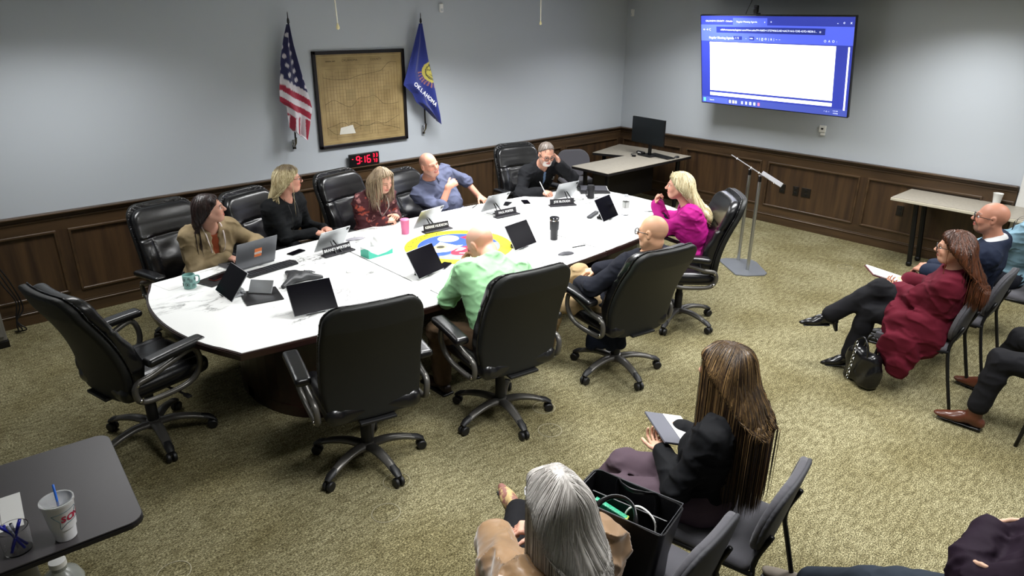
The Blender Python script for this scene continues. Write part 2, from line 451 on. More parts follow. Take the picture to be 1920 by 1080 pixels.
def sb(u0, u1, v0, v1, x, m, nm='panel'): return tvb(U(u0), U(u1), Z(v1), Z(v0), x - .0004, x).build(nm, m, scr)
sb(.235, .47, .02, .10, .0014, M_scr2, 'browser_tab'); sb(0, 1, .095, .275, .0014, M_scr2, 'browser_bar'); sb(.115, .835, .115, .18, .0018, M_scr3, 'address_bar')
sb(.24, .30, .215, .255, .0018, M_scr3, 'page_box'); sb(.35, .385, .215, .255, .0018, M_scr3, 'zoom_box')
sb(.065, .905, .285, .845, .0018, M_page, 'document_page'); sb(.065, .905, .868, .905, .0018, M_page, 'document_page')
sb(.975, .985, .29, .935, .0018, M_page, 'scrollbar'); sb(0, 1, .925, 1, .0014, em('screen_taskbar', '3D4A9C', .9), 'taskbar'); sb(.035, .2, .93, .99, .0018, M_scr2, 'search_box'); sb(.012, .03, .94, .985, .002, em('screen_cyan', '59C8F4', 1.3), 'start_icon')
def st(txt, u, v, size, al='LEFT', m=None, b=.0): text('screen_text', txt, size, m or M_txt, scr, TM @ Matrix.Translation((.0024, U(u), Z(v))) @ Matrix.Rotation(PI / 2, 4, 'Z') @ Matrix.Rotation(PI / 2, 4, 'X'), al, b)
st('OKLAHOMA COUNTY - Calendar', .035, .055, .026); st('Regular Meeting Agenda', .26, .06, .028); st('x', .21, .055, .03); st('x', .45, .06, .03); st('+', .49, .06, .04)
st('-', .9, .06, .05); st('x', .975, .055, .045); st('o', .935, .055, .04)
st('oklahomacounty.legistar.com/View.ashx?M=A&ID=1372740&GUID=64C914A3-729E-437D-98D8-5...', .145, .148, .0300); st('*', .8, .16, .05); st('\u2190 \u2192 C', .015, .15, .036)
st('Regular Meeting Agenda', .06, .238, .036, b=.0004); st('1 / 5', .25, .236, .03); st('-', .325, .235, .04); st('100%', .352, .236, .022); st('+', .4, .236, .04)
st('|  []  O  |  &  |  ~  ~', .42, .238, .034); st('O  A  O  :', .83, .24, .036); st('Search', .06, .962, .026); st('9:15 AM', .915, .95, .017); st('1/5/2026', .915, .975, .017); st('^  O  <', .86, .962, .022)
st('Search results', .38, .60, .02, m=em('screen_grey', 'B8C4C8', .9))
for i, (u, c) in enumerate(((.21, 'D8E0F8'), (.235, 'F0E8A0'), (.255, 'B0C0F0'), (.30, 'A8B4F0'), (.33, 'B8C8F0'), (.36, 'E0F0F8'), (.39, 'C8E0FF'), (.42, 'E87090'))):
    sb(u, u + .014, .945, .98, .002, em('icon_' + c, c, 1.1), 'taskbar_icon')
mt = MB(); mt.box((XW - .02, 4.415, 2.0), (.04, .5, .42), .004); mt.box((XW - .2, 4.415, 2.0), (.34, .08, .08), .004); mt.box((8.29, 4.415, 2.03), (.03, .4, .35), .004)
for v in mt.bm.verts: v.co -= Vector((8.148, 4.415, 2.052))
mt.build('wall_mount', M_black, tv)
wc = empty('webcam', (8.02, 4.62, 2.615), 0, 'small black camera clipped on top of the wall television', 'camera')
MB().box((0, 0, .05), (.05, .055, .09), .015).build('body', M_black, wc, 'auto'); MB().lathe([(0, 0), (.018, 0), (.018, .012), (.012, .016), (0, .014)], 16, xf((-.024, 0, .06), ry=-PI / 2)).build('lens', M_dark, wc)
MB().box((.03, 0, 0), (.1, .04, .012), .003).build('clip', M_black, wc)
tag(MB().tube(smooth_path([(8.05, 4.70, 2.78), (8.05, 4.72, 2.72), (8.07, 4.76, 2.66), (8.08, 4.79, 2.585)]), .004, 6).build('hanging_cable', M_black), 'thin black cable running from the ceiling down behind the television', 'cable')
# thermostat, sensors, outlets
th = empty('thermostat', (XW, 3.86, 1.29), 0, 'small white wall thermostat below the right end of the television', 'thermostat')
MB().box((-.012, 0, .012), (.024, .085, .085), .006).build('housing', M_white, th); MB().box((-.026, 0, .015), (.003, .028, .022)).build('display', M_black, th); MB().box((-.010, -.012, -.05), (.02, .055, .03), .004).build('sensor', M_white, th)
for nm, loc, lab in (('a', (5.196, YW - .018, 2.655), 'small white sensor high on the map wall right of the blue flag'), ('b', (XW - .02, 6.93, 2.62), 'small white sensor high in the room corner')):
    s_ = empty('motion_sensor', loc, 0, lab, 'sensor')
    MB().box((0, 0, 0), (.05, .035, .1), .01).build('housing', M_white, s_); MB().box((0 if nm == 'a' else -.016, -.016 if nm == 'a' else 0, -.022), (.03, .012, .03), .005).build('lens', mat('milky', 'BFC3C6', .3), s_)
M_out = mat('outlet_brown', '15100B', .4)
for y, w_, lab in ((4.256, .075, 'dark single outlet plate nearest the lectern shelf'), (4.072, .075, 'dark outlet plate in the middle of the three beside the lectern'), (3.935, .12, 'wide dark outlet plate right of two narrow ones'), (2.796, .075, 'dark outlet plate above the carpet just left of the wall table legs')):
    o = empty('wall_outlet', (XW - .012, y, .487), 0, lab, 'outlet', 'dark outlet plates on the television wall')
    MB().box((-.004, 0, 0), (.01, w_, .118), .003).build('cover_plate', M_out, o)
    for z in (-.026, .026): MB().box((-.010, 0, z), (.004, .034, .028), .004).build('socket', M_black, o)
for (x, y, z, z2, dx, lab) in ((2.736, 5, 2.49, ZC, -.012, 'cream pull cord with a bulb shaped end hanging left of the map'), (5.63, 5.8, 2.495, ZC, -.003, 'cream pull cord hanging between the blue flag and the television')):
    o = empty('pull_cord', (x, y, z), 0, lab, 'cord')
    MB().tube([(0, 0, .03), (dx, 0, z2 - z)], .0048, 6).build('cord', mat('cream', 'F0ECDC', .6), o, True)
    MB().lathe([(0, -.012), (.011, -.006), (.014, .006), (.008, .022), (.004, .035), (0, .036)], 14).build('pull_knob', mat('cream_knob', 'EFE4B0', .4), o, True)

# framed map
mp = empty('framed_map', (4.08, YW, 1.715), 0, 'large framed antique county map hung between the two flags', 'picture')
Wf, Hf = 1.135, 1.015; fr = MB()
for sx in (-1, 1): fr.box((sx * (Wf / 2 - .018), -.018, 0), (.036, .036, Hf), .005)
for sz in (-1, 1): fr.box((0, -.018, sz * (Hf / 2 - .018)), (Wf, .036, .036), .005)
fr.build('frame', mat('map_frame', '120E12', .35), mp)
M_map = mat('antique_map_paper', 'A28D62', .35, spec=.5, coat=.25, vary=('85714A', 5, (1, 1, 1), .35, .68))
pp = MB().box((0, -.012, 0), (Wf - .06, .006, Hf - .06)).build('map_sheet', M_map, mp)
bd = MB(); a, b = Wf / 2 - .062, Hf / 2 - .062
for sx in (-1, 1): bd.box((sx * a, -.0165, 0), (.004, .002, 2 * b))
for sz in (-1, 1): bd.box((0, -.0165, sz * b), (2 * a, .002, .004))
bd.build('border_line', mat('map_cream', 'B4A06C', .6), mp)
rp = random.Random(3); ln = MB(); M_ink = mat('map_ink', '4A3C26', .7)
for k in range(26):
    x = -.46 + k * .037; ln.box((x, -.0160, -.03 + rp.uniform(-.03, .03)), (.0012, .001, rp.uniform(.5, .78)))
for k in range(22):
    z = -.4 + k * .036; ln.box((rp.uniform(-.03, .03), -.0160, z), (rp.uniform(.6, .92), .001, .0012))
for k in range(4):
    pts = [(-.46, -.016, rp.uniform(-.3, .3))]
    for i in range(9): pts.append((pts[-1][0] + .103, -.016, max(-.4, min(.38, pts[-1][2] + rp.uniform(-.09, .09)))))
    ln.tube(smooth_path(pts, 5), .0016, 4)
ln.build('survey_lines', M_ink, mp)
for x, z, w_, h_ in ((-.40, -.33, .1, .075), (.03, -.3, .09, .11), (.12, .02, .06, .16), (-.14, .04, .12, .12), (.33, .1, .1, .05)): MB().box((x, -.0158, z), (w_, .001, h_)).build('pale_patch', mat('map_patch', '8A7850', .5), mp)
MB().poly([(-.32, -.37), (-.12, -.375), (-.15, -.28), (-.30, -.30)], 0, .001, Matrix.Rotation(PI / 2, 4, 'X')).build('white_note', mat('note_paper', 'C8C6BC', .6), mp).location = (0, -.0165, 0)
TX = lambda x, z, y=-.017: Matrix.Translation((x, y, z)) @ Matrix.Rotation(PI / 2, 4, 'X')
text('lettering', 'OKLAHOMA', .034, M_ink, mp, TX(-.13, .405)); text('lettering', 'COUNTY', .034, M_ink, mp, TX(.2, .405)); text('lettering', 'GENERAL MAP', .018, M_ink, mp, TX(-.42, .40), 'LEFT', .0006)
# digital clock
ck = empty('digital_clock', (4.02, YW - .05, .972), 0, 'black digital clock with red digits standing on the chair rail', 'clock')
MB().box((0, 0, .072), (.385, .032, .142), .006).build('case', M_black, ck)
M_red = em('red_digits', 'FF1030', 3.0)
SEG = {'9': 'abcdfg', '1': 'bc', '6': 'acdefg', '3': 'abcdg', '7': 'abc', '5': 'acdfg'}
def seven(ch, x, z, w_, h_, t):
    m = MB(); P = {'a': (0, h_ / 2, 1), 'g': (0, 0, 1), 'd': (0, -h_ / 2, 1), 'f': (-w_ / 2, h_ / 4, 0), 'b': (w_ / 2, h_ / 4, 0), 'e': (-w_ / 2, -h_ / 4, 0), 'c': (w_ / 2, -h_ / 4, 0)}
    for s_ in SEG[ch]:
        px, pz, hor = P[s_]; m.box((x + px, -.0175, z + pz), (w_ - t * .6, .003, t) if hor else (t, .003, h_ / 2 - t * .6), .001)
    m.build('digit', M_red, ck)
seven('9', -.085, .074, .040, .078, .010); seven('1', -.018, .074, .040, .078, .010); seven('6', .052, .074, .040, .078, .010)
for ch, x, z in (('3', .118, .105), ('3', .158, .105), ('7', .118, .045), ('3', .15, .045)): seven(ch, x, z, .018, .036, .005)
m = MB(); m.box((-.042, -.0175, .092), (.01, .003, .01)); m.box((-.042, -.0175, .056), (.01, .003, .01)); m.box((-.155, -.0175, .09), (.014, .003, .005)); m.build('colon', M_red, ck)

# flags
def flag(name, base, top, left, right, label, colfn, stars=None):
    t = empty(name, (0, 0, 0), 0, label, 'flag', 'flags on wall brackets beside the map')
    base, top = V3(*base), V3(*top); o = (base + top) / 2; t.location = tuple(base)
    MB().tube([tuple(base * 0), tuple(top - base)], .009, 10).build('pole', mat('flag_pole', '14100C', .35), t, True)
    MB().lathe([(0, 0), (.014, .0), (.012, .03), (.005, .05), (.004, .09), (0, .11)], 12, Matrix.Translation(tuple(top - base))).build('finial', M_black, t, True)
    b = MB(); b.box((0, .045, -.03), (.04, .012, .1), .003); b.tube([(0, .04, -.05), (0, 0, -.01), (0, -.012, .05)], .014, 12); b.build('bracket', M_chrome, t, 'auto')
    n, k = 110, 70; V = []; C = []
    lz = np.array([p[1] for p in left]); lx = np.array([p[0] for p in left]); rz = np.array([p[1] for p in right]); rx = np.array([p[0] for p in right])
    tl = np.linspace(0, 1, len(left)); tr = np.linspace(0, 1, len(right))
    for i in range(n):
        v = i / (n - 1); a = V3(np.interp(v, tl, lx), np.interp(v, tl, lz)); c = V3(np.interp(v, tr, rx), np.interp(v, tr, rz))
        for j in range(k):
            u = j / (k - 1); p = a + (c - a) * u
            amp = .012 + .03 * v
            y = 6.86 + amp * math.sin(u * 3.1 * PI + .6 * math.sin(3 * v) + 1.0) + .03 * math.sin(v * 4) - .02 * v
            V.append((p[0], y, p[1] + .012 * math.sin(u * 3.1 * PI + 1) * v)); C.append(colfn(u, v, p[0], p[1]))
    idx = np.arange(n * k).reshape(n, k)
    F = np.stack([idx[:-1, :-1], idx[1:, :-1], idx[1:, 1:], idx[:-1, 1:]], -1).reshape(-1, 4)
    me = np_mesh('cloth', np.array(V) - base, F, np.array(C))
    c = link_mesh('cloth', me, mat('flag_cloth', '808080', .75, attr=True, sheen=.3), t, True)
    so = c.modifiers.new('thick', 'SOLIDIFY'); so.thickness = .003
    return t, base
R_, W_, B_ = rgb('8E1230')[:3], rgb('C4C0C6')[:3], rgb('191B4A')[:3]
rs = random.Random(5)
def us(u, v, x, z):
    s = z + (x - 3.2) * .62                      # stripes slope down to the right
    if s > 1.93 + .0:
        gx, gz = x * 14 + z * 2, z * 11 - x * 4
        return W_ if ((gx % 1 - .5) ** 2 + (gz % 1 - .5) ** 2) < .055 else B_
    if z > 1.62 - (x - 3.1) * .25: return W_ if int((1.93 - s) / .068) % 2 == 0 else R_
    return W_ if int((x + (z - 1.4) * -.18 - 2.9) / .040) % 2 == 0 else R_
flag('flag', (3.212, 6.97, 1.33), (3.252, 6.93, 2.50), [(3.205, 2.49), (3.16, 2.34), (3.12, 2.17), (3.07, 1.86), (3.06, 1.76), (3.12, 1.70), (3.115, 1.5), (3.15, 1.45)], [(3.222, 2.49), (3.25, 2.3), (3.31, 2.01), (3.35, 1.84), (3.375, 1.68), (3.33, 1.55), (3.27, 1.38), (3.25, 1.38)],
     'red, white and blue striped flag with stars left of the framed map', us)
OB, OT = rgb('1B2A78')[:3], rgb('B9AE4E')[:3]
def okf(u, v, x, z):
    dx, dz = x - 4.93, z - 1.97
    r = math.hypot(dx * 1.0, dz)
    if r < .125 and dx < .06:
        if abs(r - .088) < .006 or (r < .088 and (abs(dx + .02 + .3 * dz) < .005 or abs(dz - .02) < .005 or (dz < -.03 and (dz * 34 + dx * 20) % 1 < .3) or (dz > .04 and (dx * 26) % 1 < .3))): return rgb('3A3A2A')[:3]
        return OT
    s = z + (x - 4.9) * .75
    if .13 < r < .18 and dz < 0 and (math.atan2(dz, dx) * 9) % 2 < .8: return rgb('A06A60')[:3]
    return OB
ft, fb = flag('flag', (4.873, 6.97, 1.32), (4.838, 6.93, 2.50), [(4.775, 2.49), (4.70, 2.25), (4.56, 1.87), (4.55, 1.83), (4.66, 1.73), (4.70, 1.63), (4.8, 1.55), (4.93, 1.42)], [(4.80, 2.49), (4.84, 2.3), (4.875, 2.11), (4.92, 1.93), (4.95, 1.75), (4.965, 1.6), (4.97, 1.5), (4.97, 1.38)],
     'blue state flag with a tan shield emblem right of the framed map', okf)
for i, ch in enumerate('OKLAHOMA'):
    x = 4.645 + i * .037; z = 1.84 - i * .0335
    text('lettering', ch, .062, mat('flag_white', 'D8D8DC', .7), ft, Matrix.Translation((x - fb[0], 6.795 - fb[1], z - fb[2])) @ Matrix.Rotation(PI / 2, 4, 'X') @ Matrix.Rotation(math.radians(-38), 4, 'Z'), bold=.002)

# cabinet and cables at the far left
cb = empty('grey_cabinet', (-.05, 6.82, 0), 0, 'grey metal cabinet with a black base at the left edge by the wainscot', 'cabinet')
MB().box((0, 0, .03), (.83, .40, .06), .004).build('base', M_black, cb); MB().box((0, 0, .50), (.82, .39, .88), .01).build('body', mat('cabinet_grey', '6E6C66', .45), cb); MB().box((0, -.2, .5), (.78, .012, .80), .003).build('door', mat('cabinet_grey'), cb)
for k in range(3):
    m = MB(); m.tube(smooth_path([(.40 + .02 * k, 6.97, .62), (.44 + .03 * k, 6.93, .45), (.50 + .02 * k, 6.9, .28 - .03 * k), (.47, 6.88, .12), (.52 - .03 * k, 6.86, .03), (.44, 6.9, .015)]), .006, 6)
    tag(m.build('power_cable', M_black, smooth=True), 'loose black cable hanging beside the grey cabinet', 'cable', 'black cables beside the grey cabinet')
# floor box covers
M_ring = mat('floor_box_ring', '9C967C', .5, .3)
M_lid = M_carpet
for x, y, lab in ((1.58, 2.79, 'round floor outlet cover between the empty chair and the grey haired woman'), (.55, 3.11, 'round floor outlet cover at the bottom edge right of the dark table'), (2.85, 2.77, 'round floor outlet cover right of the green shirted man\'s chair'), (3.02, 3.0, 'round floor outlet cover partly under a caster'), (1.78, 2.99, 'round floor outlet cover beneath the front caster of the empty chair'), (7.6, 2.9, 'round floor outlet cover on the carpet near the television wall')):
    o = empty('floor_outlet_cover', (x, y, 0), 0, lab, 'floor outlet', 'round floor outlet covers')
    MB().lathe([(0, .0005), (.075, .0005), (.075, .002), (0, .002)], 32).build('lid', M_lid, o); MB().lathe([(.077, .0005), (.081, .0005), (.081, .003), (.077, .003)], 32).build('ring', M_ring, o)
# ------------------------------------------------------------------ conference table
def marble(name):
    m = mat(name, 'E9EAE8', .28, coat=.15); nt = m.node_tree; b = nt.nodes['Principled BSDF']; N = nt.nodes.new; L = nt.links.new
    tc = N('ShaderNodeTexCoord'); mp = N('ShaderNodeMapping'); mp.inputs['Rotation'].default_value = (0, 0, .7); mp.inputs['Scale'].default_value = (1, 2.6, 1); L(tc.outputs['Object'], mp.inputs[0])
    n = N('ShaderNodeTexNoise'); n.inputs['Scale'].default_value = 2.6; n.inputs['Detail'].default_value = 9; n.inputs['Roughness'].default_value = .62; n.inputs['Distortion'].default_value = .8; L(mp.outputs[0], n.inputs[0])
    a = N('ShaderNodeMath'); a.operation = 'SUBTRACT'; a.inputs[1].default_value = .5; L(n.outputs[0], a.inputs[0])
    c = N('ShaderNodeMath'); c.operation = 'ABSOLUTE'; L(a.outputs[0], c.inputs[0])
    r = N('ShaderNodeValToRGB'); L(c.outputs[0], r.inputs[0])
    r.color_ramp.elements[0].position = 0; r.color_ramp.elements[0].color = rgb('4A4C4A'); r.color_ramp.elements[1].position = .03; r.color_ramp.elements[1].color = rgb('E6E7E5')
    n2 = N('ShaderNodeTexNoise'); n2.inputs['Scale'].default_value = 1.7; L(tc.outputs['Object'], n2.inputs[0])
    mr = N('ShaderNodeMapRange'); mr.inputs['From Min'].default_value = .47; mr.inputs['From Max'].default_value = .62; L(n2.outputs[0], mr.inputs[0])
    mx = N('ShaderNodeMix'); mx.data_type = 'RGBA'; mx.inputs[6].default_value = rgb('E6E7E5'); L(mr.outputs[0], mx.inputs[0]); L(r.outputs[0], mx.inputs[7]); L(mx.outputs[2], b.inputs['Base Color'])
    return m
M_marble = marble('white_marble_laminate')
M_twood = mat('dark_table_wood', '2A1712', .3, vary=('1C0F0C', 2, (1, 6, 6)), coat=.2)
TZ = .748
near = smooth_path([(1.235, 3.725), (1.8, 3.645), (2.45, 3.57), (3.05, 3.54), (3.5, 3.533), (4.0, 3.545), (4.6, 3.59), (5.2, 3.655), (5.76, 3.735)], 4)
rightc = smooth_path([(5.76, 3.735), (5.915, 4.1), (5.965, 4.5), (5.93, 4.92), (5.80, 5.29)], 5)
far = smooth_path([(5.80, 5.29), (5.1, 5.40), (4.3, 5.47), (3.5, 5.49), (2.7, 5.455), (1.95, 5.38), (1.185, 5.28)], 4)
leftc = smooth_path([(1.185, 5.28), (1.06, 4.9), (1.03, 4.5), (1.09, 4.1), (1.235, 3.725)], 5)
OUT = near[:-1] + rightc[:-1] + far[:-1] + leftc[:-1]
def clip(poly, x, keep):     # keep=+1 keeps x>=val
    out = []
    for (a, b) in zip(poly, poly[1:] + poly[:1]):
        ia, ib = (a[0] - x) * keep >= 0, (b[0] - x) * keep >= 0
        if ia: out.append(a)
        if ia != ib:
            t = (x - a[0]) / (b[0] - a[0]); out.append((x, a[1] + t * (b[1] - a[1])))
    return out
def inset(poly, d):
    cx, cy = 3.49, 4.5; out = []
    for x, y in poly:
        v = Vector((x - cx, (y - cy))); out.append((x - d * v.x / v.length * 1.0, y - d * (1 if y > cy else -1) * .9 if abs(y - cy) > .6 else y))
    return out
ct = empty('conference_table', (3.49, 4.5, 0), 0, 'long boat shaped board table with white marble top and dark wood edge', 'table')
o3 = lambda P: [(x - 3.49, y - 4.5) for x, y in P]
SEC = [(None, 2.655), (2.661, 4.292), (4.298, None)]
for a, b in SEC:
    P = OUT; Q = inset(OUT, .016)
    if a: P, Q = clip(P, a, 1), clip(Q, a + .002, 1)
    if b: P, Q = clip(P, b, -1), clip(Q, b - .002, -1)
    MB().poly(o3(P), .70, .7445, r=.006).build('wood_edge', M_twood, ct)
    MB().poly(o3(Q), .7446, TZ).build('marble_top', M_marble, ct)
for cx, s_ in ((1.95, 1), (5.05, -1)):
    m = MB(); pts = [(cx - 3.49 + (.42 * math.cos(t)) * s_ * -1, .62 * math.sin(t)) for t in np.linspace(-PI / 2, PI / 2, 20)] + [(cx - 3.49 + .5 * s_, .62), (cx - 3.49 + .5 * s_, -.62)]
    m.poly(pts, .0, .70); m.poly([(x * 1.0 + (.0), y * 1.03) for x, y in pts], 0, .09, r=.005)
    m.build('pedestal', M_twood, ct)
MB().box((0, 0, .42), (2.2, .05, .5), .004).build('centre_panel', M_twood, ct)
for x in (2.658, 4.295):
    ys = [q[1] for q in clip(OUT, x - .003, 1) if abs(q[0] - x + .003) < 1e-4]; MB().box((x - 3.49, (min(ys) + max(ys)) / 2 - 4.5, TZ - .002), (.007, max(ys) - min(ys) - .03, .0052)).build('seam_strip', mat('seam_black', '141210', .6), ct)
# seal
SX, SY, SR = 3.435 - 3.49, 4.49 - 4.5, .462
sl = empty('unused', (0, 0, 0)); bpy.data.objects.remove(sl)
def disk(r0, r1, z, n=72):
    m = MB(); b2 = bmesh.new(); A = [(math.cos(2 * PI * i / n), math.sin(2 * PI * i / n)) for i in range(n)]
    o_ = [b2.verts.new((SX + r1 * c, SY + r1 * s, z)) for c, s in A]
    if r0 == 0: b2.faces.new(o_)
    else:
        i_ = [b2.verts.new((SX + r0 * c, SY + r0 * s, z)) for c, s in A]
        for k in range(n): b2.faces.new((i_[k], o_[k], o_[(k + 1) % n], i_[(k + 1) % n]))
    m._merge(b2); return m
M_y = mat('seal_yellow', 'E2D61E', .35); M_b = mat('seal_blue', '2C4FA6', .35); M_k = mat('seal_black', '2A2A20', .5); M_r = mat('seal_red', 'B3203C', .4); M_g = mat('seal_grey', '7C8290', .4); M_w = mat('seal_white', 'E6E8EC', .4); M_gold = mat('seal_gold', 'C8B478', .4)
seal = disk(0, SR, TZ + .0004).build('seal_emblem', M_y, ct)
z = TZ + .0007
disk(SR * .985, SR * .975 + .008, z).build('ring_line', M_k, seal); disk(SR * .79, SR * .80, z).build('ring_line', M_k, seal); disk(0, SR * .76, z).build('blue_field', M_b, seal)
def sflat(name, pts, zz, m): return MB().flat([(SX + x * SR, SY + y * SR) for x, y in pts], zz).build(name, m, seal)
ar = lambda cx, cy, rx, ry, a0, a1, n=16: [(cx + rx * math.cos(math.radians(a)), cy + ry * math.sin(math.radians(a))) for a in np.linspace(a0, a1, n)]
sflat('grey_field', ar(0, 0, .755, .755, 200, 340), z + .0003, M_g)
sflat('white_shape', [(-.70, .02), (-.5, .18), (-.12, .42), (-.02, .05), (.1, .0), (-.15, -.12), (-.35, -.14)], z + .0006, M_w)
sflat('round_badge', ar(-.3, .16, .14, .12, 0, 340), z + .0009, M_gold); sflat('badge_centre', ar(-.3, .16, .08, .07, 0, 340), z + .0012, M_k)
sflat('white_globe', ar(.12, .48, .21, .2, 0, 345), z + .0006, M_w); sflat('red_shape', [(.34, .4), (.62, .42), (.6, .2), (.42, .12), (.36, .25)], z + .0006, M_r)
sflat('red_field', ar(.03, -.3, .42, .22, 0, 345), z + .0009, M_r); sflat('white_feather', [(-.24, -.2), (-.02, -.08), (.02, -.2), (-.1, -.24)], z + .0012, M_w); sflat('white_feather', [(.2, -.18), (.42, -.1), (.4, -.26), (.22, -.26)], z + .0012, M_w)
sflat('dark_mark', [(.0, -.25), (.18, -.1), (.2, -.3), (.1, -.38)], z + .0012, M_k); sflat('gold_mark', [(.06, -.28), (.16, -.26), (.14, -.33), (.06, -.34)], z + .0015, M_gold)
sflat('white_arc', ar(.02, -.28, .3, .18, 200, 300) + ar(.02, -.28, .26, .14, 300, 200), z + .0014, M_w)
m = MB()
for i in range(15):
    a = math.radians(205 + i * 130 / 14); c, s = math.cos(a), math.sin(a); q = SR * .66
    m.flat([(SX + q * c + .026 * (-s) * k + .018 * c * j, SY + q * s + .026 * c * k + .018 * s * j) for k, j in ((-1, 0), (0, 1), (1, 0), (0, -.6))], z + .0016)
w_ = m.build('leaf_wreath', M_gold, seal)
sflat('orange_bar', [(.48, .30), (.56, .32), (.68, .02), (.62, .0)], z + .001, mat('seal_orange', 'B86A40', .5))
for k, (txt, a0, a1) in enumerate((('OKLAHOMA', 188, 80), ('COUNTY', 58, -8))):
    for i, ch in enumerate(txt):
        a = math.radians(a0 + (a1 - a0) * i / (len(txt) - 1)); r = SR * .885
        text('seal_letter', ch, .075, M_k, seal, Matrix.Translation((SX + r * math.cos(a), SY + r * math.sin(a), z + .0004)) @ Matrix.Rotation(a - PI / 2, 4, 'Z'))

# ------------------------------------------------------------------ executive chair (one of each part, then copies)
M_leath = mat('black_leather', '0C0C0E', .30, spec=.55, bump=(55, .10, .004), coat=.08)
M_leathb = mat('black_vinyl_back', '121311', .55, spec=.4, bump=(120, .06, .002))
M_gun = mat('gunmetal_plastic', '5A5854', .34, metal=.55)
M_cast = mat('caster_black', '0E0E0F', .5)
def back_y(z):       # centre line of the back, leaning away with a lumbar bulge
    t = np.clip((z - .43) / .70, 0, 1)
    return -.215 - .16 * t ** 1.25 + .035 * np.sin(PI * np.clip(t * 1.25, 0, 1))
def slab(dy, hw, z0, z1, rc, th, extra=None, rnd=.015):
    cz, hz = (z0 + z1) / 2, (z1 - z0) / 2
    def f(P):
        x, zz = P[:, 0], P[:, 2]
        w = hw * (1 - .10 * np.clip((zz - .86) / .26, 0, 1) ** 2 - .10 * np.clip((.62 - zz) / .2, 0, 1))
        qx, qz = np.abs(x) - (w - rc), np.abs(zz - cz) - (hz - rc)
        d2 = np.hypot(np.maximum(qx, 0), np.maximum(qz, 0)) + np.minimum(np.maximum(qx, qz), 0) - rc
        h = th + (extra(x, zz) if extra else 0)
        y = P[:, 1] - back_y(zz) - dy - .10 * (x / hw) ** 2 * .35
        a, b = d2 + rnd, np.abs(y) - h + rnd
        return (np.hypot(np.maximum(a, 0), np.maximum(b, 0)) + np.minimum(np.maximum(a, b), 0) - rnd) * .85
    return f
CH = empty('executive_chair', (0, 0, 0))
f = Sdf().add(slab(-.02, .272, .43, 1.125, .085, .024), (0, -.3, .78), .5); sdf_obj('back_shell', f, .009, M_leathb, CH, relax=2)
def bulge(x, z):
    head = np.exp(-((z - 1.0) / .085) ** 2) * .018 * (1 - (x / .27) ** 4)
    lum = np.exp(-((z - .66) / .13) ** 2) * .022
    side = np.exp(-((np.abs(x) - .20) / .035) ** 2) * .012 * (z < .9)
    groove = -.016 * np.exp(-((z - .885) / .009) ** 2) - .008 * np.exp(-((np.abs(x) - .155) / .007) ** 2) * (z < .88)
    return head + lum + side + groove + .004 * np.sin(z * 46 + 5 * x) * np.sin(x * 21) * (z < .87)
f = Sdf().add(slab(.042, .262, .455, 1.10, .08, .034, bulge, .028), (0, -.26, .78), .5); sdf_obj('back_cushion', f, .009, M_leath, CH, relax=2)
f = Sdf().add(slab(.008, .278, .432, 1.128, .085, .005, None, .004), (0, -.29, .78), .5); sdf_obj('piping', f, .008, M_leath, CH, relax=1)
f = Sdf().box((0, .015, .475), (.262, .265, .055), .045)
f.disp = lambda P: -.012 * np.exp(-(P[:, 0] / .17) ** 2 - ((P[:, 1]) / .2) ** 2) * (P[:, 2] > .48) + .008 * np.exp(-((np.abs(P[:, 0]) - .19) / .012) ** 2) * (P[:, 2] > .49) + .05 * np.clip(P[:, 1] - .2, 0, 1) ** 1
sdf_obj('seat_cushion', f, .010, M_leath, CH, relax=2)
m = MB(); m.box((0, -.02, .405), (.24, .30, .035), .008); m.box((0, -.20, .425), (.2, .16, .016), .004); m.build('seat_mechanism', M_cast, CH)
m = MB(); m.tube([(.10, .02, .40), (.24, .05, .385), (.31, .06, .375)], .007, 8); m.box((.325, .062, .372), (.05, .03, .014), .005); m.build('height_lever', M_cast, CH, 'auto')
m = MB(); m.lathe([(.0, .09), (.032, .09), (.032, .26), (.026, .27), (.026, .40), (0, .40)], 20); m.build('gas_column', M_cast, CH, 'auto')
for sx in (-1, 1):
    loop = [(sx * .325, .14, .645), (sx * .318, .02, .615), (sx * .312, -.10, .575), (sx * .308, -.19, .555), (sx * .302, -.205, .49), (sx * .30, -.17, .435), (sx * .298, -.05, .422), (sx * .30, .08, .43), (sx * .31, .15, .475), (sx * .322, .175, .56)]
    pth = smooth_path(loop, 5, True)
    f = MB(); f.tube(pth[:-1] + [pth[0]], .017, 10, flat=1.0, up=(1, 0, 0), cap=False); f.build('arm_frame', M_gun, CH, True)
    for by, bz in ((-.19, .55), (-.19, .455)): MB().lathe([(0, 0), (.012, 0), (.010, .006), (0, .007)], 12, xf((sx * .318, by, bz), ry=sx * PI / 2)).build('bolt', M_chrome, CH, True)
    def padf(P, sx=sx):
        y = P[:, 1]; zc = .672 + .055 * (y + .13) - .16 * (y - .04) ** 2
        q = np.abs(np.stack([P[:, 0] - sx * (.334 - .02 * y), y - .035, P[:, 2] - zc], 1)) - np.array([.026, .155, .004])
        return (np.linalg.norm(np.maximum(q, 0), axis=1) + np.minimum(q.max(1), 0) - .019) * .9
    sdf_obj('arm_pad', Sdf().add(padf, (sx * .33, .035, .67), .2), .007, M_leath, CH, relax=2)
    MB().tube([(sx * .33, .13, .65), (sx * .33, .13, .67)], .016, 10).build('arm_post', M_gun, CH)
BASE = empty('star_base', (0, 0, 0)); BASE.parent = CH
MB().lathe([(0, .085), (.045, .085), (.05, .11), (.04, .135), (0, .14)], 24).build('hub', M_gun, BASE, 'auto')
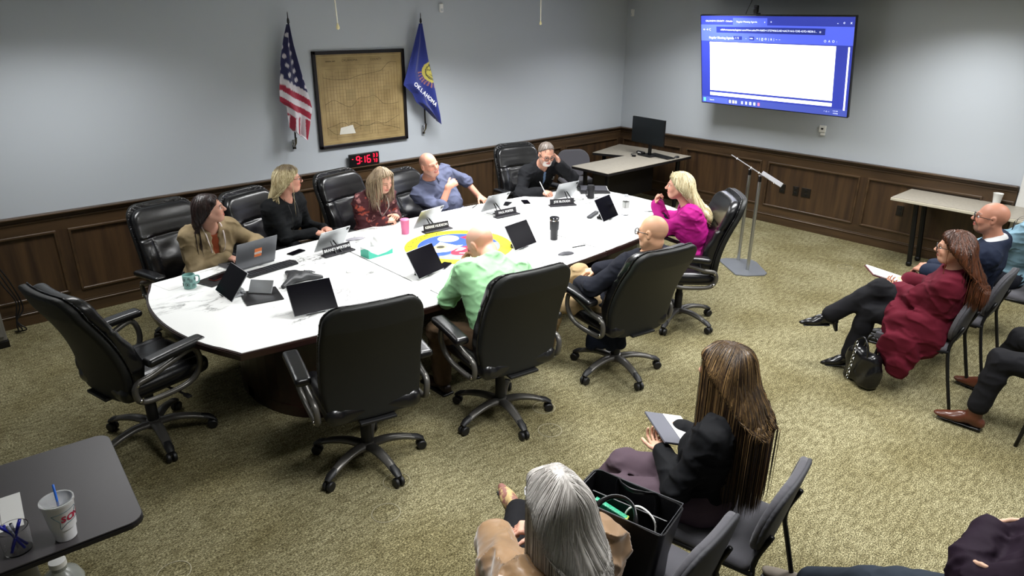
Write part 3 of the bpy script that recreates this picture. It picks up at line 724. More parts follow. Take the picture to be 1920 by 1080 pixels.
for k in range(5):
    a = 2 * PI * k / 5; M = Matrix.Rotation(a, 4, 'Z')
    sp = smooth_path([(.03, 0, .112), (.12, 0, .122), (.22, 0, .108), (.305, 0, .078)], 5)
    MB().tube(sp, [.036 - .0008 * i for i in range(len(sp))], 10, M, flat=.6).build('spoke', M_gun, BASE, True)
    m = MB(); m.tube([(.26, 0, .100), (.30, 0, .085), (.33, 0, .066)], [.021, .026, .020], 10, M, flat=.6); m.tube([(.318, 0, .08), (.318, 0, .045)], .012, 8, M)
    for s_ in (-1, 1): m.lathe([(0, -.011), (.024, -.011), (.029, -.006), (.029, .006), (.024, .011), (0, .011)], 16, M @ xf((.32, s_ * .016, .030), rx=PI / 2))
    m.build('caster', M_cast, BASE, 'auto')
REC = math.radians
def pose_upper(root, heading, tilt=0.0, base=0.0, drop=0.0):
    root.rotation_euler = (0, 0, heading - PI / 2)
    piv = Matrix.Translation((0, -.12, .43)) @ Matrix.Rotation(tilt, 4, 'X') @ Matrix.Translation((0, .12, -.43))
    for c in root.children:
        n = c.name.split('.')[0]
        if n == 'star_base': c.rotation_euler = (0, 0, base - (heading - PI / 2))
        elif tilt and n in ('back_shell', 'back_cushion', 'piping'): c.matrix_local = Matrix.Translation((0, 0, drop)) @ piv
        elif drop and n not in ('gas_column',): c.matrix_local = Matrix.Translation((0, 0, drop))
CHAIRS = [  # x, y, heading, tilt, base angle, drop, label
    (.86, 4.42, 14, 4, 52, 0, 'empty black leather executive chair at the rounded left end of the table'),
    (1.765, 3.285, 77, -2, 54, 0, 'empty black leather executive chair on the near side, seen from behind'),
    (2.73, 3.14, 81, 0, 40, 0, 'black leather executive chair of the man in the light green shirt'),
    (3.83, 3.04, 80, 7, 36, -.02, 'reclined black leather executive chair of the bald man in the dark jacket'),
    (4.97, 3.27, 136, 1, 52, 0, 'black leather executive chair of the woman in the magenta blazer'),
    (1.66, 5.88, -80, 1, 20, -.085, 'black leather executive chair behind the woman in the tan jacket'),
    (2.42, 5.85, -70, 0, 47, -.09, 'black leather executive chair behind the blonde woman in black'),
    (3.35, 5.90, -76, 1, 5, -.06, 'black leather executive chair behind the woman in the maroon patterned top'),
    (4.12, 5.92, -80, 7, 33, -.13, 'black leather executive chair of the laughing man in the blue grey shirt'),
    (5.55, 5.86, -104, 1, 61, -.05, 'black leather executive chair of the man in the dark jacket and glasses'),
]
for i, (x, y, h, t, b, dz, lab) in enumerate(CHAIRS):
    c = CH if i == len(CHAIRS) - 1 else copy_tree(CH)
    c.location = (x, y, 0); c.scale = (1.07,) * 3; tag(c, lab, 'chair', 'executive chairs around the board table')
    pose_upper(c, REC(h), REC(t), REC(b), dz)

# ------------------------------------------------------------------ grey stacking chairs
M_fab = mat('grey_fabric', '4A494E', .9, bump=(220, .25, .002), sheen=.2)
M_fabk = mat('back_shell_grey', '36363A', .7, bump=(150, .1, .001))
M_tube = mat('black_tube', '0B0B0C', .4, .2)
SCH = empty('stacking_chair', (0, 0, 0))
def sback(dy, hw, th):
    def f(P):
        x, z = P[:, 0], P[:, 2]
        w = hw * (1 - .16 * np.clip((.64 - z) / .2, 0, 1)); rc = .15; cz, hz = .645, .185
        qx, qz = np.abs(x) - (w - rc), np.abs(z - cz) - (hz - rc)
        d2 = np.hypot(np.maximum(qx, 0), np.maximum(qz, 0)) + np.minimum(np.maximum(qx, qz), 0) - rc
        y = P[:, 1] + .225 + .22 * (z - .46) - dy - .32 * x * x
        a, b = d2 + .012, np.abs(y) - th + .012
        return (np.hypot(np.maximum(a, 0), np.maximum(b, 0)) + np.minimum(np.maximum(a, b), 0) - .012) * .85
    return f
sdf_obj('backrest', Sdf().add(sback(.012, .243, .018), (0, -.25, .65), .36), .009, M_fab, SCH, relax=2)
sdf_obj('back_shell', Sdf().add(sback(-.008, .247, .013), (0, -.27, .65), .36), .009, M_fabk, SCH, relax=2)
f = Sdf().box((0, .0, .435), (.232, .225, .032), .028); f.disp = lambda P: .12 * np.clip(P[:, 1] - .12, 0, 1) ** 1.3
sdf_obj('seat', f, .010, M_fab, SCH, relax=2)
MB().box((0, 0, .403), (.44, .42, .02), .008).build('seat_pan', M_fabk, SCH)
for sx in (-1, 1):
    MB().tube(smooth_path([(sx * .235, -.335, .0), (sx * .225, -.26, .3), (sx * .205, -.235, .46), (sx * .19, -.285, .62)], 4), .012, 8).build('leg', M_tube, SCH, True)
    MB().tube(smooth_path([(sx * .24, .235, .0), (sx * .232, .20, .3), (sx * .225, .17, .405)], 4), .012, 8).build('leg', M_tube, SCH, True)
    MB().tube([(sx * .226, .18, .40), (sx * .226, -.24, .42)], .011, 8).build('side_rail', M_tube, SCH, True)
    MB().box((sx * .238, .20, .41), (.03, .07, .05), .01).build('glide_bracket', M_fabk, SCH)
SPOTS = [(7.02, 6.42, -118, 'grey fabric stacking chair tucked inside the corner desk'),
    (5.36, 1.42, 93, 'grey fabric stacking chair of the woman in the maroon coat'),
    (6.03, 1.40, 92, 'grey fabric stacking chair of the bald man in the navy suit'),
    (6.86, 1.28, 90, 'grey fabric stacking chair of the person in the denim shirt'),
    (2.44, 1.27, 100, 'grey fabric stacking chair of the long haired woman in black'),
    (1.90, 1.30, 96, 'grey fabric stacking chair carrying the black tote bag'),
    (1.34, 1.27, 92, 'grey fabric stacking chair of the silver haired woman in tan'),
    (5.25, .42, 95, 'grey fabric stacking chair of the person in brown ankle boots'),
    (2.62, .22, 88, 'grey fabric stacking chair of the person in dark purple')]
for i, (x, y, h, lab) in enumerate(SPOTS):
    c = SCH if i == len(SPOTS) - 1 else copy_tree(SCH)
    c.location = (x, y, 0); c.rotation_euler = (0, 0, REC(h - 90)); tag(c, lab, 'chair', 'grey fabric stacking chairs')

# ------------------------------------------------------------------ side tables and desk
M_lam = mat('beige_laminate', '969084', .4, vary=('8C867A', 30))
M_lamd = mat('charcoal_laminate', '403D3F', .40)
M_edge = mat('black_edge', '121012', .5)
dk = empty('corner_desk', (7.5, 6.0, 0), 0, 'beige L-shaped desk with dark edge in the room corner', 'desk')
o2 = lambda P, cx, cy: [(x - cx, y - cy) for x, y in P]
for P in ([(6.63, 5.57), (8.42, 5.57), (8.44, 6.20), (6.64, 6.20)], [(7.74, 6.203), (8.46, 6.203), (8.40, 6.86), (7.56, 6.66)]):
    q = o2(P, 7.5, 6.0); MB().poly(q, .705, .736).build('edge_band', M_edge, dk); MB().poly(q, .7361, .741).build('desktop', M_lam, dk)
for x, y in ((6.78, 5.7), (6.78, 6.08), (8.3, 5.7), (7.75, 6.6), (8.3, 6.72)):
    MB().tube([(x - 7.5, y - 6, .0), (x - 7.5, y - 6, .705)], .03, 12).build('leg', M_tube, dk, 'auto')
MB().box((.05, .05, .42), (1.3, .02, .45), .003).build('modesty_panel', M_edge, dk)
wt = empty('wall_table', (8.31, 1.95, 0), 0, 'beige topped folding table with black legs against the television wall', 'table')
MB().box((0, 0, .742), (.585, 1.55, .03), .004).build('edge_band', mat('cream_edge', 'B8B2A0', .5), wt); MB().box((0, 0, .7605), (.575, 1.54, .007), .002).build('tabletop', M_lam, wt)
for sx, sy in ((-.13, 1), (.13, 1), (-.13, -1), (.13, -1)):
    MB().tube([(sx, sy * .56, .73), (sx, sy * .50, .05)], .026, 10).build('leg', M_tube, wt, 'auto'); MB().lathe([(0, 0), (.02, 0), (.03, .015), (.03, .04), (.018, .055), (0, .055)], 14, Matrix.Translation((sx, sy * .50, 0))).build('ball_foot', M_tube, wt, 'auto')
bt = empty('dark_table', (-.33, 3.03, 0), REC(-3.5), 'dark grey laminate table in the bottom left corner', 'table')
P = rrect(1.52, .765, .06, 6); MB().poly(P, .708, .735, r=.006).build('edge_band', M_edge, bt); MB().poly([(x * .996, y * .992) for x, y in P], .7351, .7395).build('tabletop', M_lamd, bt)
for sx in (-.33, .33):
    m = MB(); m.lathe([(0, .01), (.045, .01), (.045, .708), (0, .708)], 20, Matrix.Translation((sx, -.0, 0))); m.build('leg_column', mat('grey_column', '6A6A68', .4, .5), bt, 'auto'); MB().box((sx, 0, .02), (.07, .6, .035), .015).build('foot', M_tube, bt)

# ------------------------------------------------------------------ lectern
M_ply = mat('clear_acrylic', 'D8D8DA', .25, trans=.55, ior=1.3)
M_alu = mat('brushed_aluminium', 'A9AAA8', .3, .9)
lc = empty('lectern', (6.78, 3.68, 0), 0, 'slim lectern with two aluminium posts, grey base plate and clear shelf', 'lectern')
W_ = Vector((.67, .74, 0)).normalized(); D_ = Vector((-.74, .67, 0)).normalized()
lo2 = lambda P: [(x - 6.78, y - 3.68) for x, y in P]
MB().poly(lo2([(6.44, 3.56), (6.50, 3.46), (6.66, 3.345), (6.74, 3.36), (6.98, 3.62), (7.01, 3.70), (6.97, 3.78), (6.84, 3.93), (6.76, 3.955), (6.70, 3.92)]), 0, .012, r=.003).build('base_plate', mat('base_plate_grey', '8A8E94', .35, .7), lc)
for px, py in ((6.89, 3.80), (6.67, 3.555)):
    MB().tube([(px - 6.78, py - 3.68, .012), (px - 6.78, py - 3.68, .985)], .018, 16).build('post', M_alu, lc, 'auto')
    MB().tube([(px - 6.78, py - 3.68, .985), (px - 6.78, py - 3.68, 1.045)], .016, 12).build('swivel_joint', M_black, lc, 'auto')
    MB().lathe([(0, 0), (.022, 0), (.022, .008), (0, .01)], 16, xf((px - 6.78, py - 3.68, 1.045))).build('disc_fixing', M_chrome, lc, 'auto')
Zs = (D_ + Vector((0, 0, .6))).normalized(); Nn = Zs.cross(W_).normalized(); 
if Nn.z < 0: Nn = -Nn
Ms = Matrix((W_, Zs, Nn)).transposed().to_4x4(); Ms.translation = (.0, .0, 1.07)
MB().box((0, 0, 0), (.60, .42, .010), .003, Ms).build('clear_shelf', M_ply, lc)
MB().box((0, -.205, .022), (.60, .010, .04), .003, Ms).build('shelf_lip', M_ply, lc)
for x in (-.24, .24):
    for y in (-.15, .15): MB().lathe([(0, -.008), (.008, -.008), (.008, .008), (0, .008)], 10, Ms @ Matrix.Translation((x, y, 0))).build('shelf_screw', M_chrome, lc)
# ------------------------------------------------------------------ people
M_skin = mat('skin', 'C89A80', .5, spec=.35, attr=True)
M_hair = mat('hair', '40302A', .42, spec=.5, attr=True)
M_eye = mat('eye_white', 'D8D2CC', .2); M_iris = mat('iris_dark', '1E1610', .2); M_teeth = mat('teeth', 'E4DFD4', .25)
M_gl = mat('glasses_black', '0D0C0C', .3); M_glb = mat('glasses_brown', '3A1D12', .3); M_lens = mat('lens', 'FFFFFF', .03, trans=1, ior=1.01); M_lens.node_tree.nodes['Principled BSDF'].inputs['Alpha'].default_value = .12
def cloth(name, c='202020', rough=.88, bump=(260, .2, .0015), sheen=0, spec=.22, **k): return mat(name, c, rough, bump=bump, sheen=sheen, spec=spec, **k)
def ik(a, t, l1, l2, pole):
    d = t - a; L = np.linalg.norm(d); L = min(L, (l1 + l2) * .995); u = nrm(d); t = a + u * L
    x = (l1 * l1 - l2 * l2 + L * L) / (2 * L); h = math.sqrt(max(l1 * l1 - x * x, 0))
    p = np.asarray(pole, float); p = p - (p @ u) * u; return a + u * x + nrm(p) * h, t
def hframe(yaw, pitch=0, roll=0):
    """rows: right, forward, up. pitch>0 looks down, roll>0 tilts the head to its right"""
    y, p, r = map(math.radians, (yaw, pitch, roll))
    f = V3(math.cos(y) * math.cos(p), math.sin(y) * math.cos(p), -math.sin(p)); R = V3(math.sin(y), -math.cos(y), 0); u = np.cross(R, f)
    R2 = R * math.cos(r) - u * math.sin(r); u2 = R * math.sin(r) + u * math.cos(r); return np.array([R2, f, u2])
class Person: pass
def make_joints(hip, neck, head, hyaw, hpitch=0, hroll=0, face=None, pface=None, s=1.0, female=False, hands=None, feet=None, elbow=None, knee=None, shw=None, bulk=1.0, belly=0, thl=.43, shl=.43):
    J = Person(); J.s = s; J.female = female; J.bulk = bulk; J.belly = belly
    J.hip, J.neck, J.head = V3(*hip), V3(*neck), V3(*head)
    face = hyaw if face is None else face; pface = face if pface is None else pface
    J.U = nrm(J.neck - J.hip); F0 = V3(math.cos(math.radians(face)), math.sin(math.radians(face)), 0)
    J.F = nrm(F0 - (F0 @ J.U) * J.U); J.R = np.cross(J.F, J.U)
    J.T = np.array([J.R, J.F, J.U]); J.H = hframe(hyaw, hpitch, hroll)
    PF = V3(math.cos(math.radians(pface)), math.sin(math.radians(pface)), 0); PR = V3(PF[1], -PF[0], 0); J.P = np.array([PR, PF, V3(0, 0, 1)])
    w = (shw or (.165 if female else .188)) * s
    J.sh = {k: J.neck - J.U * .065 * s + J.R * w * sg - J.F * .005 for k, sg in (('L', -1), ('R', 1))}
    J.el, J.wr, J.hd, J.kn, J.an, J.ft, J.hj = {}, {}, {}, {}, {}, {}, {}
    for k, sg in (('L', -1), ('R', 1)):
        h = (hands or {}).get(k)
        if h is None: h = dict(p=J.sh[k] + V3(0, 0, -.5))
        if elbow and k in elbow: pole = V3(*elbow[k])
        else: pole = J.R * sg * .35 - J.F * .25 - V3(0, 0, .9)
        J.el[k], J.wr[k] = ik(J.sh[k], V3(*h['p']), .29 * s, .255 * s, pole)
        d = nrm(V3(*h['d'])) if 'd' in h else nrm(J.wr[k] - J.el[k])
        n = V3(*h['n']) if 'n' in h else V3(0, 0, -1)           # palm normal
        n = nrm(n - (n @ d) * d); J.hd[k] = (d, n, h.get('curl', .35), h.get('point', 0))
        J.hj[k] = J.hip + PR * sg * .09 * s
        ft = (feet or {}).get(k)
        if ft is None: ft = tuple(J.hj[k] + PF * .42 + V3(0, 0, -J.hip[2] + .09))
        kp = V3(*knee[k]) if knee and k in knee else PF * .5 + V3(0, 0, 1)
        J.kn[k], J.an[k] = ik(J.hj[k], V3(*ft[:3]), thl * s, shl * s, kp)
        J.ft[k] = nrm(V3(math.cos(math.radians(ft[3])), math.sin(math.radians(ft[3])), ft[4] if len(ft) > 4 else 0)) if len(ft) > 3 else PF
    return J
def hand_prims(f, J, k, wr=None):
    s = J.s * (.93 if J.female else 1.0); d, n, curl, point = J.hd[k]; w = J.wr[k]; sg = 1 if k == 'R' else -1
    side = np.cross(d, n) * sg
    # right hand palm down (n=-z), d forward: thumb points to the person's left
    pc = w + d * .05 * s; f.box(pc, (.040 * s, .045 * s, .014 * s), .013 * s, np.array([side, d, n]), k=.012)
    f.cone(w - d * .02 * s, pc, .026 * s, .024 * s, k=.02)
    lens = {0: .043, 1: .047, 2: .044, 3: .034}
    for i in range(4):
        off = (.030 - .0195 * i) * s; b = w + d * (.092 - .004 * abs(i - 1.2)) * s + side * off; c = curl * (1 + .12 * i)
        if point and i == 0: c = .15
        dd = nrm(d + side * (.16 - .10 * i)); L = lens[i] * s; r = (.0088 - .0006 * i) * s; ang = 0
        for j, (ll, a) in enumerate(((L, .9), (L * .62, 1.15), (L * .5, .8))):
            ang += a * c * 1.35; v = nrm(dd * math.cos(ang) + n * math.sin(ang)); e = b + v * ll; f.cone(b, e, r, r * .92, k=.004); b = e; r *= .93
    b = w + d * .022 * s + side * .028 * s; v = nrm(d * .75 + side * .75 + n * .25)
    f.cone(w + d * .02 * s, b + v * .025 * s, .018 * s, .013 * s, k=.012)
    for ll in (.036, .030, .024):
        e = b + v * ll * s; f.cone(b, e, .0105 * s, .0090 * s, k=.005); b = e; v = nrm(v + d * .35 + n * .35 * curl * 1.5)
def head_prims(f, J, mouth=0, ears=True):
    s = J.s * (.95 if J.female else 1.0); H = J.H; c = J.head
    L = lambda x, y, z: c + (x * H[0] + y * H[1] + z * H[2]) * s
    f.ell(L(0, -.014, .028), V3(.077, .098, .088) * s, H, k=.02)
    f.ell(L(0, .026, -.030), V3(.064, .068, .084) * s, H, k=.03)
    f.ell(L(0, .056, -.086), V3(.036, .034, .030) * s, H, k=.03)
    for sx in (-1, 1):
        f.ell(L(sx * .036, .060, -.030), V3(.026, .024, .026) * s, H, k=.02)
        f.cone(L(sx * .012, .088, .022), L(sx * .046, .074, .020), .008 * s, .007 * s, k=.014)
        f.cone(L(sx * .056, -.006, -.045), L(sx * .028, .05, -.092), .017 * s, .017 * s, k=.03)
        f.ell(L(sx * .030, .092, .002), V3(.016, .014, .010) * s, H, k=.008, op='sub')
        f.ell(L(sx * .010, .104, -.026), V3(.008, .010, .007) * s, H, k=.006)
        if ears:
            f.ell(L(sx * .080, -.012, -.004), V3(.008, .020, .032) * s, H, k=.006); f.ell(L(sx * .088, -.008, -.002), V3(.006, .011, .018) * s, H, k=.004, op='sub')
    f.cone(L(0, .090, .010), L(0, .113, -.020), .009 * s, .012 * s, k=.012)
    f.ell(L(0, .092, -.050), V3(.024, .011, .006) * s, H, k=.006); f.ell(L(0, .090, -.064), V3(.021, .012, .007) * s, H, k=.006)
    if mouth: f.ell(L(0, .103, -.056), V3(.024, .012, .004 + .006 * mouth) * s, H, k=.003, op='sub')
    else: f.ell(L(0, .106, -.0565), V3(.026, .010, .0018) * s, H, k=.003, op='sub')
def torso_prims(f, J, off, hipoff=None):
    s, T, b = J.s, J.T, J.bulk; ho = off if hipoff is None else hipoff; fm = J.female
    at = lambda u, fwd=0, r=0: J.neck + J.U * u * s + J.F * fwd * s + J.R * r * s
    f.ell(at(-.17, -.005), V3((.150 if fm else .165) * b, .100 * b, .165) * s + off, T, k=.05)
    f.ell(at(-.34, .008 + .02 * J.belly), V3((.128 if fm else .148) * b, (.098 + .05 * J.belly) * b, .14) * s + off, T, k=.06)
    f.ell(J.hip + V3(0, 0, .01), V3(.158 * b, .115 * b, .115) * s + ho, J.P, k=.06)
    if fm:
        for sx in (-1, 1): f.ell(at(-.215, .078 * b, sx * .066), V3(.058, .050, .056) * s * b + off, T, k=.035)
    for k in 'LR':
        f.cone(at(-.055), J.sh[k], .058 * s + off, .052 * s * b + off, k=.04); f.cone(at(.018, -.012), (J.sh[k] + at(-.03)) / 2, .048 * s + off, .050 * s + off, k=.04)
        f.cone(J.sh[k], at(-.26, 0, .11 if k == 'R' else -.11), .058 * s + off, .07 * s * b + off, k=.05)
def neck_prims(f, J, off=0):
    s = J.s; r = (.048 if J.female else .058) * s + off
    f.cone(J.neck + J.U * -.03 * s, J.head - J.H[2] * .065 * s - J.H[1] * .022 * s, r * 1.1, r, k=.03)
def arm_prims(f, J, k, off, end=1.0, cuff=0.0, kk=.03):
    s = J.s * (1 if J.bulk < 1.05 else 1.04); r0, r1, r2 = (.046, .038, .027) if J.female else (.052, .043, .031)
    f.cone(J.sh[k], J.el[k], r0 * s + off, r1 * s + off, k=kk)
    e = J.el[k] + (J.wr[k] - J.el[k]) * end
    f.cone(J.el[k], e, r1 * s + off, (r1 + (r2 - r1) * end) * s + off + cuff, k=kk)
def arm_prims_fore(f, J, k):
    s = J.s; r1, r2 = (.033, .027) if J.female else (.038, .031)
    f.cone(J.el[k], J.wr[k], r1 * s, r2 * s, k=.03)
def leg_prims(f, J, k, off, end=1.0, flare=0.0, kk=.03):
    s = J.s; b = J.bulk ** .5
    f.cone(J.hj[k], J.kn[k], .086 * s * b + off, .058 * s * b + off, k=.05)
    e = J.kn[k] + (J.an[k] - J.kn[k]) * end; c = J.kn[k] * .68 + J.an[k] * .32
    f.cone(J.kn[k], c, .056 * s * b + off, .055 * s * b + off, k=kk); f.cone(c, e, .054 * s * b + off, .038 * s + off + flare, k=kk)
def folds(J, amp=.004, seed=0, freq=22):
    joints = [J.el['L'], J.el['R'], J.sh['L'], J.sh['R'], J.hip, J.kn['L'], J.kn['R'], (J.hip + J.neck) / 2]
    def d(P):
        w = .45 + sum(np.exp(-(np.linalg.norm(P - j, axis=1) / .11) ** 2) for j in joints)
        a = wobble(P, freq * .6, seed, (1, 1, 1)); b = 1 - np.abs(wobble(P, freq * .8, seed + 5, (1, 1, 1.7))); c = 1 - np.abs(wobble(P, freq * 1.5, seed + 9, (1.2, 1.2, 1.9)))
        return np.clip(-amp * np.clip(w, 0, 1.5) * (.6 * a + 2.2 * (b ** 3 - .35) + .45 * (c ** 4 - .2)), -.02, .0065)
    return d
def lin(h): return np.array(rgb(h)[:3])
def skin_col(J, tone, brow=None, beard=None, stubble=None, lips=None, scalp=None, nails=True):
    t = lin(tone); H = J.H; s = J.s * (.95 if J.female else 1)
    def f(V):
        C = np.tile(t, (len(V), 1)) * (1 + .05 * wobble(V, 60, 3))[:, None]
        q = (V - J.head) @ H.T / s; x, y, z = q[:, 0], q[:, 1], q[:, 2]; near = np.linalg.norm(q, axis=1) < .16
        ck = near * np.exp(-(((np.abs(x) - .042) / .02) ** 2 + ((z + .03) / .022) ** 2)) * (y > .04); C = C * (1 - .35 * ck[:, None]) + lin('C2604C') * (.35 * ck)[:, None]
        def paint(m, c, a=1.0):
            nonlocal C
            m = (m & near)[:, None] * a; C = C * (1 - m) + lin(c) * m
        if scalp: paint((z > .02 + .0 * y) & (y < .05 - .5 * (z - .03)) & ((np.abs(x) > .045) | (y < .02)), scalp, .5)
        if stubble: paint((z < -.035) & (y > -.01) & (z > -.125), stubble, .45)
        if beard: paint((z < -.040) & (y > .045) & (z > -.13) & ((np.abs(x) > .02) | (z < -.068) | (z > -.05)) & (np.abs(x) < .05), beard, .85)
        paint((((x / .027) ** 2 + ((z + .057) / .013) ** 2) < 1) & (y > .075), lips or 'A2504A', .85)
        if brow: paint((np.abs(np.abs(x) - .031) < .02) & (np.abs(z - .028 + .12 * (np.abs(np.abs(x) - .028))) < .0055) & (y > .05), brow, .8)
        paint((np.abs(np.abs(x) - .030) < .016) & (np.abs(z - .0065) < .0032) & (y > .06), '3A2620', .6)
        return np.clip(C, 0, 1)
    return f
def face_bits(body, J, eyes=True, teeth=False, glasses=None, lens=True, look=(0, 0)):
    s = J.s * (.95 if J.female else 1.0); H = J.H
    M = Matrix(((H[0][0], H[1][0], H[2][0], J.head[0]), (H[0][1], H[1][1], H[2][1], J.head[1]), (H[0][2], H[1][2], H[2][2], J.head[2]), (0, 0, 0, 1))) @ Matrix.Scale(s, 4)
    if eyes:
        for sx in (-1, 1):
            e = MB(); e.T = M; e.lathe([(0, -.0125)] + [(.0125 * math.cos(a), .0125 * math.sin(a)) for a in np.linspace(-1.3, 1.3, 9)] + [(0, .0125)], 14, Matrix.Translation((sx * .031, .0755, .002)))
            eo = e.build('eye', M_eye, body, True)
            i_ = MB(); i_.T = M; i_.lathe([(0, .0136), (.003, .0134), (.0058, .0122), (.0058, .010), (0, .010)], 12, Matrix.Translation((sx * .031 + look[0], .0755, .002 + look[1])) @ Matrix.Rotation(-PI / 2, 4, 'X')); i_.build('iris', M_iris, eo, True)
    if teeth:
        t = MB(); t.T = M; t.box((0, .088, -.053), (.034, .010, .007), .003); t.build('teeth', M_teeth, body)
    if glasses:
        g = MB(); g.T = M; R = .0035 if glasses is not M_lens else .001
        for sx in (-1, 1):
            rim = [(sx * .034 + .024 * math.copysign(abs(math.cos(a)) ** .7, math.cos(a)), .106 - .018 * abs(.024 * math.cos(a) * sx + .01) * 10 * .1, .002 + .019 * math.copysign(abs(math.sin(a)) ** .7, math.sin(a))) for a in np.linspace(0, 2 * PI, 20)]
            g.tube(rim, .0033, 6, cap=False, up=(0, 1, 0)); g.tube([(sx * .058, .104, .008), (sx * .078, .07, .010), (sx * .083, .0, .006), (sx * .080, -.02, -.006)], .0024, 6)
        g.tube([(-.011, .108, .006), (0, .110, .008), (.011, .108, .006)], .0024, 6)
        go = g.build('glasses', glasses, body, True)
        if lens:
            for sx in (-1, 1):
                l = MB(); l.T = M; l.poly([(sx * .034 + .021 * math.cos(a), .002 + .016 * math.sin(a)) for a in np.linspace(0, 2 * PI, 17)[:-1]], -.1062, -.1052, Matrix.Rotation(PI / 2, 4, 'X')); l.build('lens', M_lens, go)
def trace_strands(f, starts, n, step, wave, lift, rng, cA, cB, rad, part=None, J=None, sides=3, zend=None, mixp=1.2):
    P = starts.copy(); N = len(P); path = [P.copy()]; e = .004
    ph = rng.uniform(0, 6, N); amp = rng.uniform(.5, 1, N) * wave; alive = np.ones(N, bool)
    for i in range(n):
        d0 = f(P); G = np.stack([f(P + V3(*(e if a == b else 0 for b in range(3)))) - d0 for a in range(3)], 1)
        gn = np.linalg.norm(G, axis=1, keepdims=True); Nn = np.where(gn > 1e-6, G / np.maximum(gn, 1e-9), 0)
        g = np.tile(V3(0, 0, -1), (N, 1))
        if part is not None: g = g + .35 * np.clip(Nn[:, 2:3], 0, 1) * (np.sign((P - part[0]) @ part[1])[:, None] * part[1])
        T = g - (g * Nn).sum(1, keepdims=True) * Nn; T /= np.maximum(np.linalg.norm(T, axis=1, keepdims=True), 1e-6)
        off = (d0 > .02) | (Nn[:, 2] < -.75); T[off] = V3(0, 0, -1)
        side = np.cross(Nn, T); T = T + side * (amp * np.sin(ph + i * step * 62))[:, None]
        Pn = P + T * step
        d1 = f(Pn); m = ~off; Pn[m] -= Nn[m] * (d1[m] - lift)[:, None] * .8
        P = Pn; path.append(P.copy())
    A = np.stack(path, 1)                      # N x (n+1) x 3
    L = rng.integers(int(n * .85), n + 1, N)
    if zend is not None:
        low = A[..., 2] < (zend - rng.uniform(-.01, .045, N))[:, None]; L = np.minimum(L, np.where(low.any(1), low.argmax(1), n + 1))
    if J is not None:                           # strands end before they cross the face
        q = (A - J.head) @ J.H.T; fc = (q[..., 1] > .045) & (np.abs(q[..., 0]) < .058) & (q[..., 2] < .062) & (q[..., 2] > -.16)
        hit = np.where(fc.any(1), fc.argmax(1), n + 1); L = np.minimum(L, hit)
        keep = L > 3; A, L, N = A[keep], L[keep], int(keep.sum())
        idx_ = np.minimum(np.arange(n + 1)[None, :], L[:, None]); A = np.take_along_axis(A, idx_[..., None], 1)
    Vs, Fs, Cs = [], [], []; base = 0
    T = np.gradient(A, axis=1) + 1e-7; T /= np.maximum(np.linalg.norm(T, axis=2, keepdims=True), 1e-9)
    r = rng.normal(size=(N, 1, 3)); a = np.cross(T, r); a /= np.maximum(np.linalg.norm(a, axis=2, keepdims=True), 1e-9); b = np.cross(T, a)
    t = np.arange(n + 1)[None, :] / np.maximum(L[:, None], 1); w = np.clip(1.02 - t ** 4, 0, 1) * np.clip(t * 6 + .25, 0, 1) * rad * rng.uniform(.7, 1.2, (N, 1))
    mix = rng.uniform(0, 1, N) ** mixp
    ang = [2 * PI * j / sides for j in range(sides)]
    V = np.stack([A + (a * math.cos(q) + b * math.sin(q)) * w[..., None] for q in ang], 2)   # N,n+1,sides,3
    idx = np.arange(N * (n + 1) * sides).reshape(N, n + 1, sides); nx = np.roll(idx, -1, 2)
    F = np.stack([idx[:, :-1], idx[:, 1:], nx[:, 1:], nx[:, :-1]], -1).reshape(-1, 4)
    C = (cA[None] * (1 - mix[:, None]) + cB[None] * mix[:, None]); C = np.repeat(C, (n + 1) * sides, 0)
    return V.reshape(-1, 3), F, C
def hair_obj(body, f, vox, cA, cB, nstr=500, n=16, step=.022, wave=.25, rad=.0022, rough_amp=.0025, part=None, J=None, zmin=None, rng=None, groove=90, root=None, name='hair', streak=.5, mixp=1.2):
    cA, cB = lin(cA), lin(cB); rng = rng or np.random.default_rng(11); c0 = J.head
    def disp(P):
        q = P - c0; an = np.arctan2(q[:, 1], q[:, 0]); return -rough_amp * np.sin(an * groove / 3 + 3 * np.sin(q[:, 2] * 14 + an * 3)) - rough_amp * .6 * wobble(P, 70, 4, (1.6, 1.6, .5))
    g = Sdf(); g.p = f.p; g.disp = disp
    V, F = sdf_verts(g, vox)
    q = V - c0; an = np.arctan2(q[:, 1], q[:, 0]); m = np.clip(.5 + .5 * np.sin(an * 23 + 2 * np.sin(q[:, 2] * 9)) * streak * 1.4 + .3 * wobble(V, 40, 8, (2, 2, .4)), 0, 1) * streak
    rt = np.clip((q @ J.H[2] - .07) / .04, 0, 1) if root else 0
    C = cA[None] * (1 - m[:, None]) + cB[None] * m[:, None]
    Vs, Fs, Cs = [V], [F], [C]
    if nstr:
        top = V[rng.choice(len(V), nstr * 3)]; h = (top - c0) @ J.H[2]
        pr = np.clip((h + .10) / .16, .22, 1); top = top[rng.uniform(0, 1, len(top)) < pr][:nstr]
        f.disp = None
        v2, f2, c2 = trace_strands(f, top, n, step, wave, .001, rng, cA, cB, rad, part, J, zend=getattr(f, 'zend', None), mixp=mixp)
        Vs.append(v2); Fs.append(f2 + len(V)); Cs.append(c2)
    C = np.concatenate(Cs)
    if root is not None:
        VV = np.concatenate(Vs); k = np.clip(((VV - c0) @ J.H[2] - .075) / .03, 0, .8)[:, None]; C = C * (1 - k) + lin(root) * k
    me = np_mesh(name, np.concatenate(Vs), np.concatenate(Fs), np.clip(C, 0, 1)); return link_mesh(name, me, M_hair, body, True)
